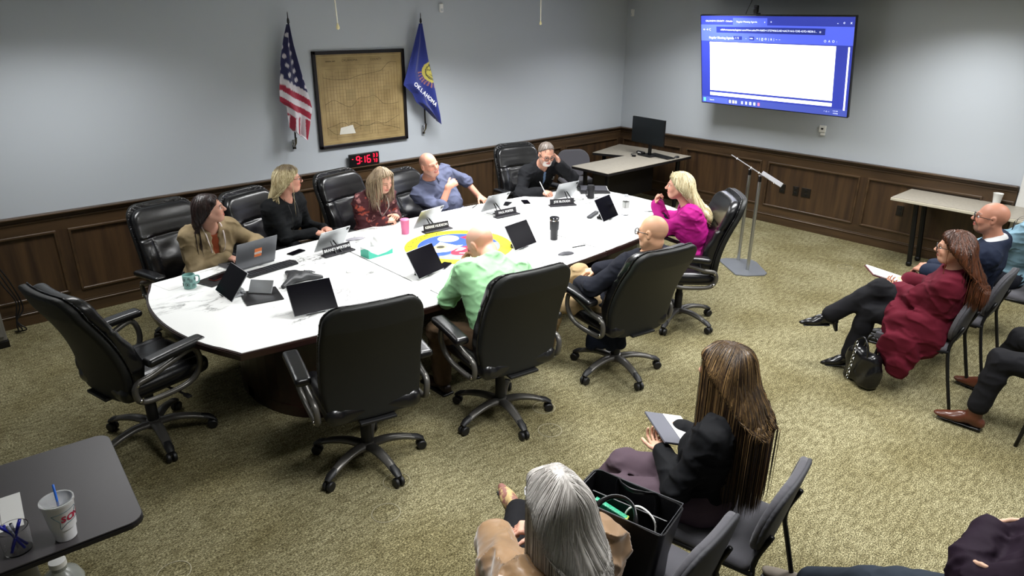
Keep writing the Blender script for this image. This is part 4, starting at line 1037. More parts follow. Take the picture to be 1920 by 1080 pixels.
def hair_cap(f, J, off=.010, line=(.048, .058), tilt=(.75, -.66), k=.015, back=0):
    s = J.s * (.95 if J.female else 1); H = J.H; L = lambda x, y, z: J.head + (x * H[0] + y * H[1] + z * H[2]) * s
    f.ell(L(0, -.016 - back, .030), V3(.078 + off, .100 + off + back, .090 + off) * s, H, k=k)
    f.cut(L(0, line[0], line[1]), tilt[0] * H[1] + tilt[1] * H[2], k=.008)
    return L
PEOPLE = {}
def person(J, label, tone, vox=.005, mouth=0, colkw={}, legs=True, group=None):
    f = Sdf(); torso_prims(f, J, -.010); neck_prims(f, J); head_prims(f, J, mouth)
    for k in 'LR':
        f.cone(J.sh[k], J.el[k], (.040 if J.female else .046) * J.s, (.032 if J.female else .037) * J.s, k=.03); arm_prims_fore(f, J, k); hand_prims(f, J, k)
    if legs:
        for k in 'LR': leg_prims(f, J, k, -.008)
    body = sdf_obj('person', f, vox, M_skin, None, (0, 0, 0), skin_col(J, tone, **colkw), relax=1)
    return tag(body, label, 'person', group)
def garment(name, body, J, m, build, vox=.008, fold=.004, seed=0, freq=22, relax=1, colfn=None):
    f = Sdf(); build(f); f.disp = folds(J, fold, seed, freq) if fold else None
    return sdf_obj(name, f, vox, m, body, colfn=colfn, relax=relax)
def top(body, J, m, name='shirt', off=.012, sleeve=.97, cuff=.006, neckz=.0, hem=-.02, vneck=None, fold=.004, seed=0, vox=.008, hipoff=None, extra=None, open_=None, neckr=.075, colfn=None):
    """hem: metres below the hip; vneck=(depth,halfwidth); open_=(halfwidth top, depth) wedge down the front"""
    def b(f):
        torso_prims(f, J, off, hipoff)
        for k in 'LR': arm_prims(f, J, k, off, sleeve, cuff)
        if extra: extra(f)
        s = J.s; nc = J.neck + J.U * (.028 + neckz) * s
        f.cut(nc, J.U * 1.0 + J.F * .35, k=.01, local=.13 * s)
        f.cone(J.neck + J.U * -.02 * s + J.F * .018, J.neck + J.U * .14 * s + J.F * .05, neckr * s * .8, neckr * s, k=.008, op='sub')
        if vneck:
            a = J.neck + J.F * .14 * s; f.cone(a + J.U * .05, a - J.U * vneck[0], vneck[1], .004, k=.008, op='sub')
        if open_:
            for q in np.linspace(0, 1, 7):
                a = J.neck + J.F * .15 * s - J.U * (open_[1] * q - .03) * s; f.ell(a, V3(open_[0] * (1 - q) + .006, .085, open_[1] / 8), J.T, k=.01, op='sub')
        f.cut(J.hip - V3(0, 0, hem * -1), -V3(0, 0, 1), k=.01)
    return garment(name, body, J, m, b, vox, fold, seed, colfn=colfn)
def trousers(body, J, m, off=.012, end=.95, flare=.012, fold=.0035, seed=1, vox=.009, name='trousers'):
    def b(f):
        s = J.s; f.ell(J.hip + V3(0, 0, .01), V3(.158 * J.bulk, .118 * J.bulk, .112) * s + off, J.P, k=.06)
        for k in 'LR': leg_prims(f, J, k, off, end, flare)
        f.cut(J.hip + V3(0, 0, .10) - J.P[1] * .06, V3(0, 0, 1), k=.01, local=.19)
    return garment(name, body, J, m, b, vox, fold, seed)
def shoe(body, J, k, m, kind='shoe', msole=None, vox=.005, heel=0):
    s = J.s; a = J.an[k]; d = J.ft[k]; up = nrm(V3(0, 0, 1) - (V3(0, 0, 1) @ d) * d); R = np.cross(d, up); T = np.array([R, d, up])
    sole = a - up * (.075 + heel) * s; f = Sdf()
    toe = a + d * .19 * s - up * .062 * s; ball = a + d * .11 * s - up * .052 * s; hl = a - d * .035 * s - up * .045 * s
    f.box(hl - up * .0 * s, V3(.032, .038, .030) * s, .025 * s, T, k=.03); f.ell(ball, V3(.044, .07, .030) * s, T, k=.03)
    f.ell(a + d * .045 * s - up * .03 * s, V3(.034, .065, .038) * s, T, k=.035)
    f.ell(toe - d * .02 * s, V3(.026 if kind in ('heel', 'western') else .036, .052, .020) * s, T, k=.02)
    if kind in ('boot', 'heel', 'western'): f.cone(a - up * .01, a + nrm(J.kn[k] - a) * (.07 if kind != 'western' else .16) * s, .044 * s, (.046 if kind != 'western' else .062) * s, k=.03)
    f.cut(a - up * .078 * s, -up, k=.004)
    if heel: pass
    o = sdf_obj('boot' if kind != 'shoe' else 'shoe', f, vox, m, body)
    if kind == 'shoe': 
        g = Sdf(); base = a + d * .07 * s - up * .083 * s; g.box(base, V3(.045, .142, .011) * s, .010, T); sdf_obj('sole', g, .006, msole or M_black, o)
    elif kind in ('heel',):
        mb = MB(); p0 = a - d * .045 * s - up * .06 * s; p1 = p0 - up * (.075) * s - d * .01; mb.tube([tuple(p0), tuple(p1)], [.024 * s, .013 * s], 10); mb.build('heel', msole or M_black, o, 'auto')
        g = Sdf(); g.box(a + d * .09 * s - up * .079 * s, V3(.036, .10, .004) * s, .003, T); sdf_obj('sole', g, .005, msole or M_black, o)
    else:
        g = Sdf(); g.box(a + d * .072 * s - up * .079 * s, V3(.036, .122, .004) * s, .0035, T); g.box(a - d * .030 * s - up * .085 * s, V3(.030, .030, .010) * s, .005, T); sdf_obj('sole', g, .006, msole or M_black, o)
    return o
def lanyard(body, J, m, r=.004, flat=.35, depth=.24, w=.06, badge=None, off=.03, n=9):
    mb = MB(); s = J.s
    for sx in (-1, 1):
        pts = []
        for q in np.linspace(0, 1, n):
            x = w * sx * (1 - q ** 2.2); u = .03 - depth * q; fw = .012 + (.118 * (J.bulk if J.bulk else 1) + off) * min(1, q * 2.2) ** .6 * (1 - .10 * q)
            pts.append(tuple(J.neck + J.R * x * s + J.U * u * s + J.F * fw * s))
        mb.tube(smooth_path([tuple(J.neck - J.F * .06 + J.U * .02)] + pts, 3), r, 6, flat=flat)
    o = mb.build('lanyard', m, body, True)
    if badge:
        p = J.neck - J.U * (depth + .03) * s + J.F * (.10 * J.bulk + off + .02) * s
        b = MB(); b.box((0, 0, 0), (.055, .003, .085), .002, Matrix(((J.R[0], J.F[0], J.U[0], p[0]), (J.R[1], J.F[1], J.U[1], p[1]), (J.R[2], J.F[2], J.U[2], p[2]), (0, 0, 0, 1)))); b.build('badge', badge, o)
    return o
def curtain(f, J, side, pts, r, k=.03):
    """hair lock: pts in the head frame (first ones) or world arrays"""
    s = J.s * (.95 if J.female else 1); H = J.H
    W = [p if isinstance(p, np.ndarray) else J.head + (p[0] * side * H[0] + p[1] * H[1] + p[2] * H[2]) * s for p in pts]
    f.zend = min(getattr(f, 'zend', 9), W[-1][2] - .03)
    for i, (a, b) in enumerate(zip(W, W[1:])): f.cone(a, b, r[i], r[i + 1], k=k)
def back_fall(f, J, length, width=.07, depth=.03, dy=-.075, k=.06, gap=.0, tip=.6):
    s = J.s; Fw = nrm(J.H[1] * V3(1, 1, 0)); n = 9; P = []
    Fb = nrm(J.F * V3(1, 1, 0))
    for i in range(n + 1):
        q = i / n; z = J.head[2] + (.02 - (length + .02) * q) * s
        t = np.clip((z - J.hip[2]) / (J.neck[2] - J.hip[2]), 0, 1.0); S = J.hip + (J.neck - J.hip) * t
        bk = S - Fb * (.108 * J.bulk * (1.0 if t < .9 else .75) + .026 + gap) * s; hd = J.head + Fw * (dy - .03 * q) * s
        w = np.clip((J.head[2] - .02 - z) / .24, 0, 1); w = w * w * (3 - 2 * w); c = hd * (1 - w) + bk * w; c[2] = z; P.append((c, w))
    f.zend = min(getattr(f, 'zend', 9), P[-1][0][2] - length / n)
    for i, (c, w) in enumerate(P):
        q = i / n; F_ = nrm(Fw * (1 - w) + Fb * w); R_ = V3(F_[1], -F_[0], 0)
        wd = width * (1 + .12 * math.sin(q * PI)) * (1 - (1 - tip) * q ** 3)
        f.ell(c, V3(wd, depth * (1 - .35 * w) + .008 * (1 - q), length / n * 1.5), np.array([R_, F_, V3(0, 0, 1)]), k=k)
# ------------------------------------------------------------------ the people in the room
DN = (0, 0, -1)
# woman in the tan jacket at the laptop
J = make_joints((1.72, 5.70, .57), (1.75, 5.53, 1.02), (1.745, 5.42, 1.185), -24, -4, 6, face=-80, s=.97, female=True, bulk=1.12,
    hands=dict(R=dict(p=(1.79, 5.37, .79), d=(.55, -.8, -.1), n=DN, curl=.5), L=dict(p=(2.00, 5.36, .80), d=(-.2, -1, -.05), n=DN, curl=.5)), elbow=dict(R=(-1, .3, -.6), L=(1, .3, -.6)))
B = person(J, 'person with long dark hair in a tan jacket typing on a laptop', 'C49480', .0048, mouth=1, colkw=dict(brow='2A1A14', lips='A8504C'))
face_bits(B, J, eyes=True, teeth=True)
f = Sdf(); L = hair_cap(f, J, .012)
for sd in (-1, 1): curtain(f, J, sd, [(.060, .035, .070), (.079, .0, .01), (.080, -.02, -.07), V3(*(J.neck + J.R * sd * .10 + J.F * .02 - J.U * .06)), V3(*(J.neck + J.R * sd * .11 + J.F * .07 - J.U * .22))], [.02, .02, .024, .024, .012])
back_fall(f, J, .40, .085, .034, -.07); hair_obj(B, f, .007, '140C0C', '3A2622', 420, 18, .024, .12, .0022, J=J)
top(B, J, cloth('rust_blouse', '7A3A22'), 'blouse', off=.008, sleeve=.5)
top(B, J, cloth('tan_corduroy', '8C7C60', vary=('7E6E52', 14)), 'jacket', off=.020, sleeve=.97, cuff=.010, hem=-.04, open_=(.05, .34), fold=.006, seed=3)
lanyard(B, J, cloth('white_strap', 'D0C4C0'), .006, depth=.33, w=.075, off=.012)
trousers(B, J, cloth('black_trousers', '111114'))
for k in 'LR': shoe(B, J, k, mat('black_shoe', '101010', .35))
MB().lathe([(.029, 0), (.033, 0), (.033, .006), (.029, .006)], 20, Matrix.Translation(tuple(J.wr['R'] - nrm(J.wr['R'] - J.el['R']) * .01)) @ Vector((0, 0, 1)).rotation_difference(Vector(nrm(J.wr['R'] - J.el['R']))).to_matrix().to_4x4()).build('bracelet', mat('gold', 'B8934A', .25, 1), B, True)

# blonde woman in black
J = make_joints((2.42, 5.84, .60), (2.475, 5.70, 1.09), (2.505, 5.645, 1.265), -20, 2, -3, face=-68, s=.97, female=True,
    hands=dict(R=dict(p=(2.62, 5.50, .80), d=(.6, -.7, -.1), n=DN, curl=.6), L=dict(p=(2.74, 5.56, .80), d=(.1, -1, 0), n=DN, curl=.5)))
B = person(J, 'person with wavy blonde hair, glasses and a black sweater turned to the right', 'C08C78', .0048, colkw=dict(brow='6A4A30', lips='A04848'))
face_bits(B, J, glasses=M_glb)
f = Sdf(); L = hair_cap(f, J, .017, line=(.055, .062))
for sd in (-1, 1): curtain(f, J, sd, [(.058, .045, .078), (.082, .015, .01), (.088, .0, -.07), (.090, .035, -.13), V3(*(J.neck + J.R * sd * .085 + J.F * .115 - J.U * .04)), V3(*(J.neck + J.R * sd * .075 + J.F * .150 - J.U * .20))], [.02, .026, .030, .028, .026, .012])
back_fall(f, J, .25, .088, .036, -.07); hair_obj(B, f, .007, '8E7D56', 'CFC39C', 900, 22, .022, .8, .0030, rough_amp=.006, J=J, root='4A3A28', streak=.9)
top(B, J, cloth('black_knit', '101214'), 'sweater', off=.014, fold=.005, hem=-.04, neckr=.068)
lanyard(B, J, M_gun, .0022, depth=.30, w=.05, off=.018)
trousers(B, J, cloth('black_trousers'))
for k in 'LR': shoe(B, J, k, mat('black_shoe'))

# woman in the maroon patterned top
J = make_joints((3.34, 5.80, .57), (3.315, 5.60, 1.02), (3.325, 5.47, 1.165), -84, 26, 4, face=-85, s=.95, female=True, bulk=1.12,
    hands=dict(R=dict(p=(3.30, 5.44, .79), d=(.8, -.4, .0), n=(0, .2, -1), curl=.7), L=dict(p=(3.45, 5.47, .80), d=(-.5, -.6, .25), n=(-.4, .2, -1), curl=.85)))
B = person(J, 'person with ash blonde hair and a maroon patterned top looking down', 'C69680', .0048, mouth=.6, colkw=dict(brow='7A6450', lips='B05A52'))
face_bits(B, J, eyes=False, teeth=True)
f = Sdf(); L = hair_cap(f, J, .013, line=(.040, .064))
for sd in (-1, 1): curtain(f, J, sd, [(.060, .030, .078), (.083, .005, .01), (.088, .0, -.08), V3(*(J.neck + J.R * sd * .095 + J.F * .07 - J.U * .07))], [.02, .022, .024, .014])
back_fall(f, J, .22, .085, .034, -.07); hair_obj(B, f, .007, '7A6650', 'B8A588', 480, 13, .022, .4, .0024, rough_amp=.004, J=J, streak=.8)
def flor(V):
    a = wobble(V, 55, 21); C = np.tile(lin('3E1218'), (len(V), 1)); m = (a > .62)[:, None] * 1.0; C = C * (1 - m) + lin('8A5A58') * m; m = (wobble(V, 48, 33) > .72)[:, None] * 1.0; return C * (1 - m) + lin('8C3A2A') * m
top(B, J, mat('floral_fabric', '3E1218', .8, attr=True, bump=(200, .2, .002)), 'blouse', off=.016, fold=.006, hem=-.04, colfn=flor, vneck=(.06, .035), seed=4)
lanyard(B, J, mat('bead_white', 'B8B0A8', .3), .004, flat=1, depth=.22, w=.07, off=.02)
trousers(B, J, cloth('black_trousers'))
for k in 'LR': shoe(B, J, k, mat('black_shoe'))

# laughing man
J = make_joints((4.35, 5.80, .55), (4.10, 5.84, 1.01), (4.055, 5.76, 1.168), -88, 0, 14, face=-88, pface=-80, s=1.02, bulk=1.18, belly=.8,
    hands=dict(R=dict(p=(4.155, 5.57, .965), d=(.75, -.05, .35), n=(.2, .6, -.7), curl=.75), L=dict(p=(4.66, 5.70, .745), d=(.05, -1, -.25), n=DN, curl=.5)),
    elbow=dict(R=(-.2, -.6, -1.2), L=(1, .2, -.3)))
B = person(J, 'person laughing, balding, leaning back in a blue grey shirt', 'C88E78', .0048, mouth=1.6, colkw=dict(brow='9A7A66', stubble='B8988A', scalp='8E7466'))
face_bits(B, J, eyes=False, teeth=True)
sh = top(B, J, cloth('blue_grey_shirt', '565B72'), 'shirt', off=.014, sleeve=.18, cuff=.012, hem=-.05, fold=.007, vneck=(.05, .03), seed=6)
mb = MB()
for sd in (-1, 1): mb.tube([tuple(J.neck + J.R * sd * .075 - J.F * .03 + J.U * .035), tuple(J.neck + J.R * sd * .07 + J.F * .06 + J.U * .0), tuple(J.neck + J.R * sd * .03 + J.F * .115 - J.U * .05)], [.016, .020, .010], 8, flat=.4)
mb.build('collar', cloth('blue_grey_shirt'), sh, True)
trousers(B, J, cloth('dark_slacks', '1C1E26'))
for k in 'LR': shoe(B, J, k, mat('black_shoe'))

# bearded man with glasses
J = make_joints((5.53, 5.80, .60), (5.40, 5.50, 1.03), (5.335, 5.365, 1.175), -112, 22, 0, face=-100, pface=-95, s=1.0, bulk=1.08,
    hands=dict(R=dict(p=(5.19, 5.28, .79), d=(.25, -.8, .0), n=(.3, 0, -1), curl=.75), L=dict(p=(5.455, 5.285, 1.06), d=(-.30, .05, 1), n=(-.8, .5, .0), curl=.45)),
    elbow=dict(L=(.9, -.6, -1), R=(-.8, .2, -.7)))
B = person(J, 'person with grey hair, glasses and a white goatee resting his cheek on his hand', 'BE8C76', .0048, colkw=dict(brow='5A4A40', beard='CFCBC6', stubble='A89A90'))
face_bits(B, J, glasses=M_gl)
f = Sdf(); hair_cap(f, J, .006, line=(.035, .074)); hair_obj(B, f, .006, '4A4038', '8A8078', 160, 6, .014, .1, .002, J=J)
top(B, J, cloth('light_blue_shirt', '6C83A4'), 'shirt', off=.008, sleeve=.9, vneck=(.05, .022))
jk = top(B, J, cloth('black_softshell', '121316'), 'jacket', off=.020, sleeve=.93, cuff=.01, hem=-.05, open_=(.035, .24), fold=.006, seed=9)
M4 = Matrix(((J.R[0], J.F[0], J.U[0], 0), (J.R[1], J.F[1], J.U[1], 0), (J.R[2], J.F[2], J.U[2], 0), (0, 0, 0, 1)))
lg = MB(); q = J.neck - J.R * .10 + J.F * .142 - J.U * .13; lg.box((0, 0, 0), (.035, .004, .012), .002, Matrix.Translation(tuple(q)) @ M4); lg.box((.0, 0, .03), (.018, .004, .02), .004, Matrix.Translation(tuple(q)) @ M4); lg.build('chest_emblem', mat('emblem_grey', '8A8A86', .6), jk)
trousers(B, J, cloth('black_trousers'))
for k in 'LR': shoe(B, J, k, mat('black_shoe'))

# woman in magenta
J = make_joints((5.13, 3.20, .60), (5.07, 3.34, 1.055), (5.0, 3.405, 1.225), 126, 2, 0, face=128, s=.97, female=True, bulk=1.08,
    hands=dict(L=dict(p=(4.985, 3.60, 1.03), d=(-.25, -.10, 1), n=(.3, -.9, .1), curl=.75), R=dict(p=(5.33, 3.83, .79), d=(-.2, .9, -.05), n=DN, curl=.65)),
    elbow=dict(L=(-.2, 1.0, -1.6), R=(1, -.2, -.4)))
B = person(J, 'person with long blonde hair in a magenta blazer resting her chin on her hand', 'C99480', .0048, mouth=.6, colkw=dict(brow='7A5A40', lips='B85858'))
face_bits(B, J, teeth=True)
f = Sdf(); hair_cap(f, J, .018, line=(.055, .062))
for sd in (-1, 1): curtain(f, J, sd, [(.055, .045, .082), (.084, .015, .01), (.09, -.005, -.08), (.092, -.01, -.17), (.085, .0, -.24)], [.022, .028, .030, .028, .014])
back_fall(f, J, .31, .095, .042, -.07); hair_obj(B, f, .007, '94855E', 'D2C8A6', 800, 16, .024, .35, .0030, rough_amp=.004, J=J, streak=.9)
top(B, J, cloth('dark_blouse', '241828'), 'blouse', off=.006, sleeve=.5)
top(B, J, cloth('magenta_crepe', '9C1470', .7), 'blazer', off=.022, sleeve=.93, cuff=.012, hem=-.07, open_=(.035, .25), fold=.006, seed=12)
trousers(B, J, cloth('black_trousers'))
for k in 'LR': shoe(B, J, k, mat('black_shoe'))
sg = MB(); a_, b_ = J.head + J.H[1] * .055 + J.H[2] * .115, J.head - J.H[1] * .01 + J.H[2] * .135
sg.tube([tuple(a_ - J.H[0] * .075 - J.H[2] * .03), tuple(a_ - J.H[0] * .04), tuple(a_ + J.H[0] * .04), tuple(a_ + J.H[0] * .075 - J.H[2] * .03), tuple(J.head + J.H[0] * .095 - J.H[1] * .02 + J.H[2] * .04)], .004, 6); sg.build('headband', mat('headband_tan', 'A89870', .4), B, True)

# bald man reclining in the dark jacket
J = make_joints((3.83, 3.06, .56), (3.81, 2.78, 1.025), (3.785, 2.75, 1.205), 98, 4, 0, face=84, pface=88, s=1.0, bulk=1.12,
    hands=dict(L=dict(p=(3.62, 3.24, .72), d=(.6, .7, -.1), n=DN, curl=.5), R=dict(p=(3.80, 3.34, .74), d=(-.6, .6, -.1), n=DN, curl=.5)),
    feet=dict(L=(3.60, 3.56, .095, 95), R=(3.63, 3.72, .42, 150, -.2)), knee=dict(L=(-.35, .3, 1), R=(.3, .4, 1)), elbow=dict(L=(-1, -.1, -.5), R=(1, -.1, -.4)))
B = person(J, 'person, bald, seen from behind in a dark jacket and khaki trousers', 'C89878', .0048, colkw=dict(brow='7A6450', scalp='B08A70'))
face_bits(B, J, glasses=M_gl)
def tail(f):
    for dx in (0, .06, .12): f.cone(J.hip + V3(-.15 + dx * .3, .02 - dx, -.02), V3(3.66 + dx, 3.10 - dx * .5, .30), .03, .045, k=.04)
top(B, J, cloth('navy_wool', '14161F'), 'jacket', off=.022, sleeve=.95, cuff=.01, hem=-.06, fold=.006, seed=14)
f_ = lambda f: [f.cone(V3(3.70 + i * .035, 3.16 - i * .045, .55), V3(3.67 + i * .05, 3.15 - i * .055, .23 + .02 * (i % 2)), .034, .046, k=.02) for i in range(4)]
garment('coat_tail', B, J, cloth('navy_lining', '141A2A'), f_, .008, .008, 15)
trousers(B, J, cloth('khaki_twill', '9A8462', vary=('8E7A5A', 20)), fold=.005)
for k in 'LR': shoe(B, J, k, mat('brown_leather', '3A241A', .4), msole=mat('white_sole', 'C8C4BC', .5))

# man in the green shirt
J = make_joints((2.73, 3.10, .60), (2.84, 3.36, 1.045), (2.895, 3.535, 1.115), 100, 46, 0, face=82, pface=84, s=1.09, bulk=1.22, belly=.5,
    hands=dict(L=dict(p=(2.83, 3.64, .925), d=(.10, -.12, 1), n=(.3, -1, 0), curl=.45), R=dict(p=(2.97, 3.66, .935), d=(-.10, -.12, 1), n=(-.3, -1, 0), curl=.45)),
    elbow=dict(L=(-1, -.3, -.8), R=(1, -.1, -.8)), feet=dict(L=(2.62, 3.66, .095, 90), R=(2.98, 3.70, .095, 80)), knee=dict(L=(-.3, .8, .5), R=(.3, .8, .5)))
B = person(J, 'person, bald, in a light green shirt leaning forward with hands to his face', 'C8927A', .0046, colkw=dict(brow='8A7464', scalp='C0A090'))
face_bits(B, J, eyes=False)
sh = top(B, J, cloth('mint_shirt', '8CBC8C', .75), 'shirt', off=.016, sleeve=.80, cuff=.02, hem=-.05, fold=.006, seed=17, vox=.007)
mb = MB(); s_ = J.s
ring = [tuple(J.neck + J.U * (.035 - .03 * math.cos(a)) + J.R * .078 * math.sin(a) - J.F * (.068 * math.cos(a) - .012)) for a in np.linspace(-1.9, 1.9, 12)]
mb.tube(ring, [.012] + [.018] * 10 + [.012], 8, flat=.5); mb.build('collar', cloth('mint_shirt'), sh, True)
mb = MB(); ring = [tuple(J.neck + J.U * (.022 - .045 * math.cos(a)) + J.R * .094 * math.sin(a) - J.F * (.087 * math.cos(a) - .010)) for a in np.linspace(-2.0, 2.0, 16)]
mb.tube(ring, .0085, 8, flat=.3); ly = mb.build('lanyard', M_black, B, True)
for i, ch in enumerate('OKLAHOMA'):
    a = -1.15 + i * .30; c_ = J.neck + J.U * (.022 - .045 * math.cos(a)) + J.R * .094 * math.sin(a) - J.F * (.087 * math.cos(a) - .010)
    o_ = nrm(J.R * math.sin(a) - J.F * math.cos(a)); tt = nrm(J.R * math.cos(a) + J.F * math.sin(a)); uu = np.cross(o_, tt)
    text('lettering', ch, .020, mat('white_print', 'E0E0DC', .6), ly, Matrix(((tt[0], uu[0], o_[0], c_[0] + o_[0] * .0095), (tt[1], uu[1], o_[1], c_[1] + o_[1] * .0095), (tt[2], uu[2], o_[2], c_[2] + o_[2] * .0095), (0, 0, 0, 1))), bold=.0006)
trousers(B, J, cloth('brown_slacks', '4A3A2A'), fold=.006)
for k in 'LR': shoe(B, J, k, mat('dark_brown_leather', '22140F', .4))

# audience: woman in the maroon coat
J = make_joints((5.33, 1.36, .53), (5.28, 1.28, .975), (5.245, 1.32, 1.13), 108, 4, 0, face=98, pface=100, s=.97, female=True,
    bulk=1.2, hands=dict(L=dict(p=(5.40, 1.64, .69), d=(.5, .75, .0), n=(.2, 0, 1), curl=.5), R=dict(p=(5.62, 1.66, .71), d=(-.1, .9, -.2), n=DN, curl=.55)),
    feet=dict(R=(5.16, 2.02, .42, 118, -.15), L=(5.24, 1.84, .115, 112, -.25)), knee=dict(R=(-.1, .5, 1), L=(0, .6, 1)), elbow=dict(L=(-1, -.1, -.8)))
B = person(J, 'person with long auburn hair in a maroon coat holding a notepad, legs crossed', 'C89880', .0046, colkw=dict(brow='5A3A2A', lips='A85048'))
face_bits(B, J, glasses=M_gl)
f = Sdf(); hair_cap(f, J, .020, line=(.052, .062))
for sd in (-1, 1): curtain(f, J, sd, [(.055, .04, .082), (.086, .01, .01), (.092, -.01, -.09), (.10, -.05, -.18), (.10, -.09, -.27)], [.024, .030, .034, .034, .024])
back_fall(f, J, .31, .130, .050, -.060, tip=.75); hair_obj(B, f, .007, '241208', '5C321A', 1300, 26, .024, .55, .0028, rough_amp=.005, J=J, streak=.7)
def coat(f):
    side = np.array([V3(0, 1, 0), V3(-1, 0, -.35), V3(-.35, 0, 1)]); side = np.array([nrm(v) for v in side])
    f.ell(V3(5.15, 1.42, .46), V3(.20, .06, .20), side, k=.08); f.ell(V3(5.085, 1.47, .33), V3(.14, .035, .17), side, k=.06); f.ell(V3(5.06, 1.44, .22), V3(.07, .022, .09), side, k=.05)
    for i in range(3): f.cone(V3(5.2 + .1 * i, 1.34, .52), V3(5.2 + .11 * i, 1.58, .60), .07, .06, k=.06)
M_mar = cloth('maroon_wool', '4E0C1C', .9)
top(B, J, M_mar, 'coat', off=.024, sleeve=.95, cuff=.014, hem=-.5, fold=.007, seed=19, extra=coat, hipoff=.03)
trousers(B, J, cloth('black_trousers'), off=.010, flare=.02)
for k in 'LR': shoe(B, J, k, mat('black_boot_leather', '0C0B0D', .22, coat=.3), 'heel')

# bald man in navy suit
J = make_joints((6.04, 1.35, .55), (6.01, 1.26, 1.035), (5.985, 1.315, 1.205), 106, -2, 0, face=96, s=1.0, bulk=1.08,
    hands=dict(L=dict(p=(6.0, 1.66, .69), d=(.3, .9, -.1), n=DN, curl=.5), R=dict(p=(6.13, 1.66, .70), d=(-.3, .9, -.1), n=DN, curl=.5)))
B = person(J, 'person, bald, with glasses in a navy suit sitting behind the maroon coat', 'A4735E', .0046, colkw=dict(brow='4A342A', stubble='8A6A5A', beard='6A5044'))
face_bits(B, J, glasses=M_gl)
top(B, J, cloth('white_shirt', 'B8B8B8', .7), 'shirt', off=.010, sleeve=.5, neckz=.03, neckr=.060)
top(B, J, cloth('navy_suit', '141C2E', .8), 'jacket', off=.022, sleeve=.94, cuff=.008, hem=-.10, open_=(.04, .28), fold=.005, seed=23)
trousers(B, J, cloth('navy_suit'))
for k in 'LR': shoe(B, J, k, mat('black_shoe'))

# person in denim shirt at the right edge
J = make_joints((6.86, 1.28, .55), (6.87, 1.17, 1.05), (6.93, 1.16, 1.22), 100, 0, 0, face=92, s=1.0, bulk=1.05,
    hands=dict(L=dict(p=(6.62, 1.66, .68), d=(.3, .9, -.1), n=DN, curl=.5), R=dict(p=(6.88, 1.66, .68), d=(-.3, .9, -.1), n=DN, curl=.5)))
B = person(J, 'person in a light denim shirt with a badge, cut off by the right edge', 'B8846C', .0055, colkw=dict(brow='3A2A20'))
face_bits(B, J)
f = Sdf(); hair_cap(f, J, .010); hair_obj(B, f, .007, '2A1E16', '4A3828', 120, 6, .014, .1, .002, J=J)
top(B, J, cloth('denim_blue', '6E8C9A', .8), 'shirt', off=.018, hem=-.06, fold=.007, seed=25)
lanyard(B, J, M_black, .003, depth=.18, w=.07, off=.02, badge=mat('badge_white', 'D8DCDC', .4))
trousers(B, J, cloth('dark_slacks'))
for k in 'LR': shoe(B, J, k, mat('black_shoe'))

# long haired woman in black, foreground
J = make_joints((2.44, 1.36, .54), (2.455, 1.29, .995), (2.475, 1.365, 1.165), 96, 10, 0, face=96, pface=112, s=1.0, female=True, bulk=1.12,
    hands=dict(L=dict(p=(2.37, 1.56, .69), d=(.5, .8, -.1), n=(0, 0, 1), curl=.5), R=dict(p=(2.55, 1.60, .72), d=(-.4, .9, -.1), n=DN, curl=.5)), elbow=dict(L=(-.8, -.3, -1)),
    feet=dict(L=(2.16, 1.98, .10, 105), R=(2.36, 2.02, .10, 100)))
B = person(J, 'person seen from behind with very long brown hair, black top and mauve trousers', 'C89A82', .0046, colkw=dict(brow='3A2A20'))
face_bits(B, J)
f = Sdf(); hair_cap(f, J, .018, line=(.052, .062))
for sd in (-1, 1): curtain(f, J, sd, [(.05, .045, .085), (.085, .0, .01), (.090, -.03, -.08), (.094, -.08, -.16), (.090, -.115, -.26), (.082, -.13, -.36)], [.022, .028, .030, .030, .026, .016])
back_fall(f, J, .50, .110, .036, -.072, tip=.8, gap=.0); hair_obj(B, f, .0055, '1C100B', '9A7A4C', 3600, 40, .021, .04, .0016, rough_amp=.0016, J=J, part=(J.head, nrm(J.H[0])), streak=.22, mixp=3.2, groove=110)
top(B, J, cloth('black_crepe', '0C0D10', .8), 'top', off=.014, hem=-.05, fold=.006, seed=27, vox=.007)
trousers(B, J, cloth('mauve_twill', '4E4048', .85), fold=.005)
for k in 'LR': shoe(B, J, k, mat('black_shoe'))

# silver haired woman in tan satin, foreground
J = make_joints((1.33, 1.30, .52), (1.325, 1.21, .935), (1.345, 1.28, 1.125), 80, 12, 4, face=90, pface=86, s=.95, female=True, bulk=1.3, shw=.192,
    hands=dict(L=dict(p=(1.40, 1.64, .69), d=(.8, .5, -.05), n=DN, curl=.5), R=dict(p=(1.56, 1.56, .70), d=(-.7, .7, 0), n=DN, curl=.5)),
    feet=dict(L=(1.79, 1.93, .44, 72, .25), R=(1.52, 1.78, .10, 85)), knee=dict(L=(-2.2, .6, .6)), elbow=dict(L=(-1, -.1, -.8), R=(1, -.3, -.8)), thl=.45)
B = person(J, 'person seen from behind with straight silver hair and a tan satin blouse', 'C89A86', .0046, colkw=dict(brow='8A8078'))
face_bits(B, J, glasses=mat('glasses_white', 'C8C8CC', .3))
f = Sdf(); hair_cap(f, J, .010, line=(.052, .062))
for sd in (-1, 1): curtain(f, J, sd, [(.05, .045, .080), (.078, .0, .01), (.080, -.03, -.08), (.082, -.07, -.15), (.080, -.085, -.21)], [.020, .024, .026, .026, .020])
back_fall(f, J, .27, .082, .036, -.070, tip=.7); hair_obj(B, f, .0055, '9C9690', 'E0DCD6', 3200, 34, .021, .04, .0016, rough_amp=.0018, J=J, part=(J.head, nrm(J.H[0])), streak=.5)
top(B, J, mat('tan_satin', '8E6E4A', .38, spec=.6, sheen=.4, vary=('7E603E', 9)), 'blouse', off=.030, sleeve=.93, cuff=.022, hem=-.06, fold=.014, seed=31, vox=.0065)
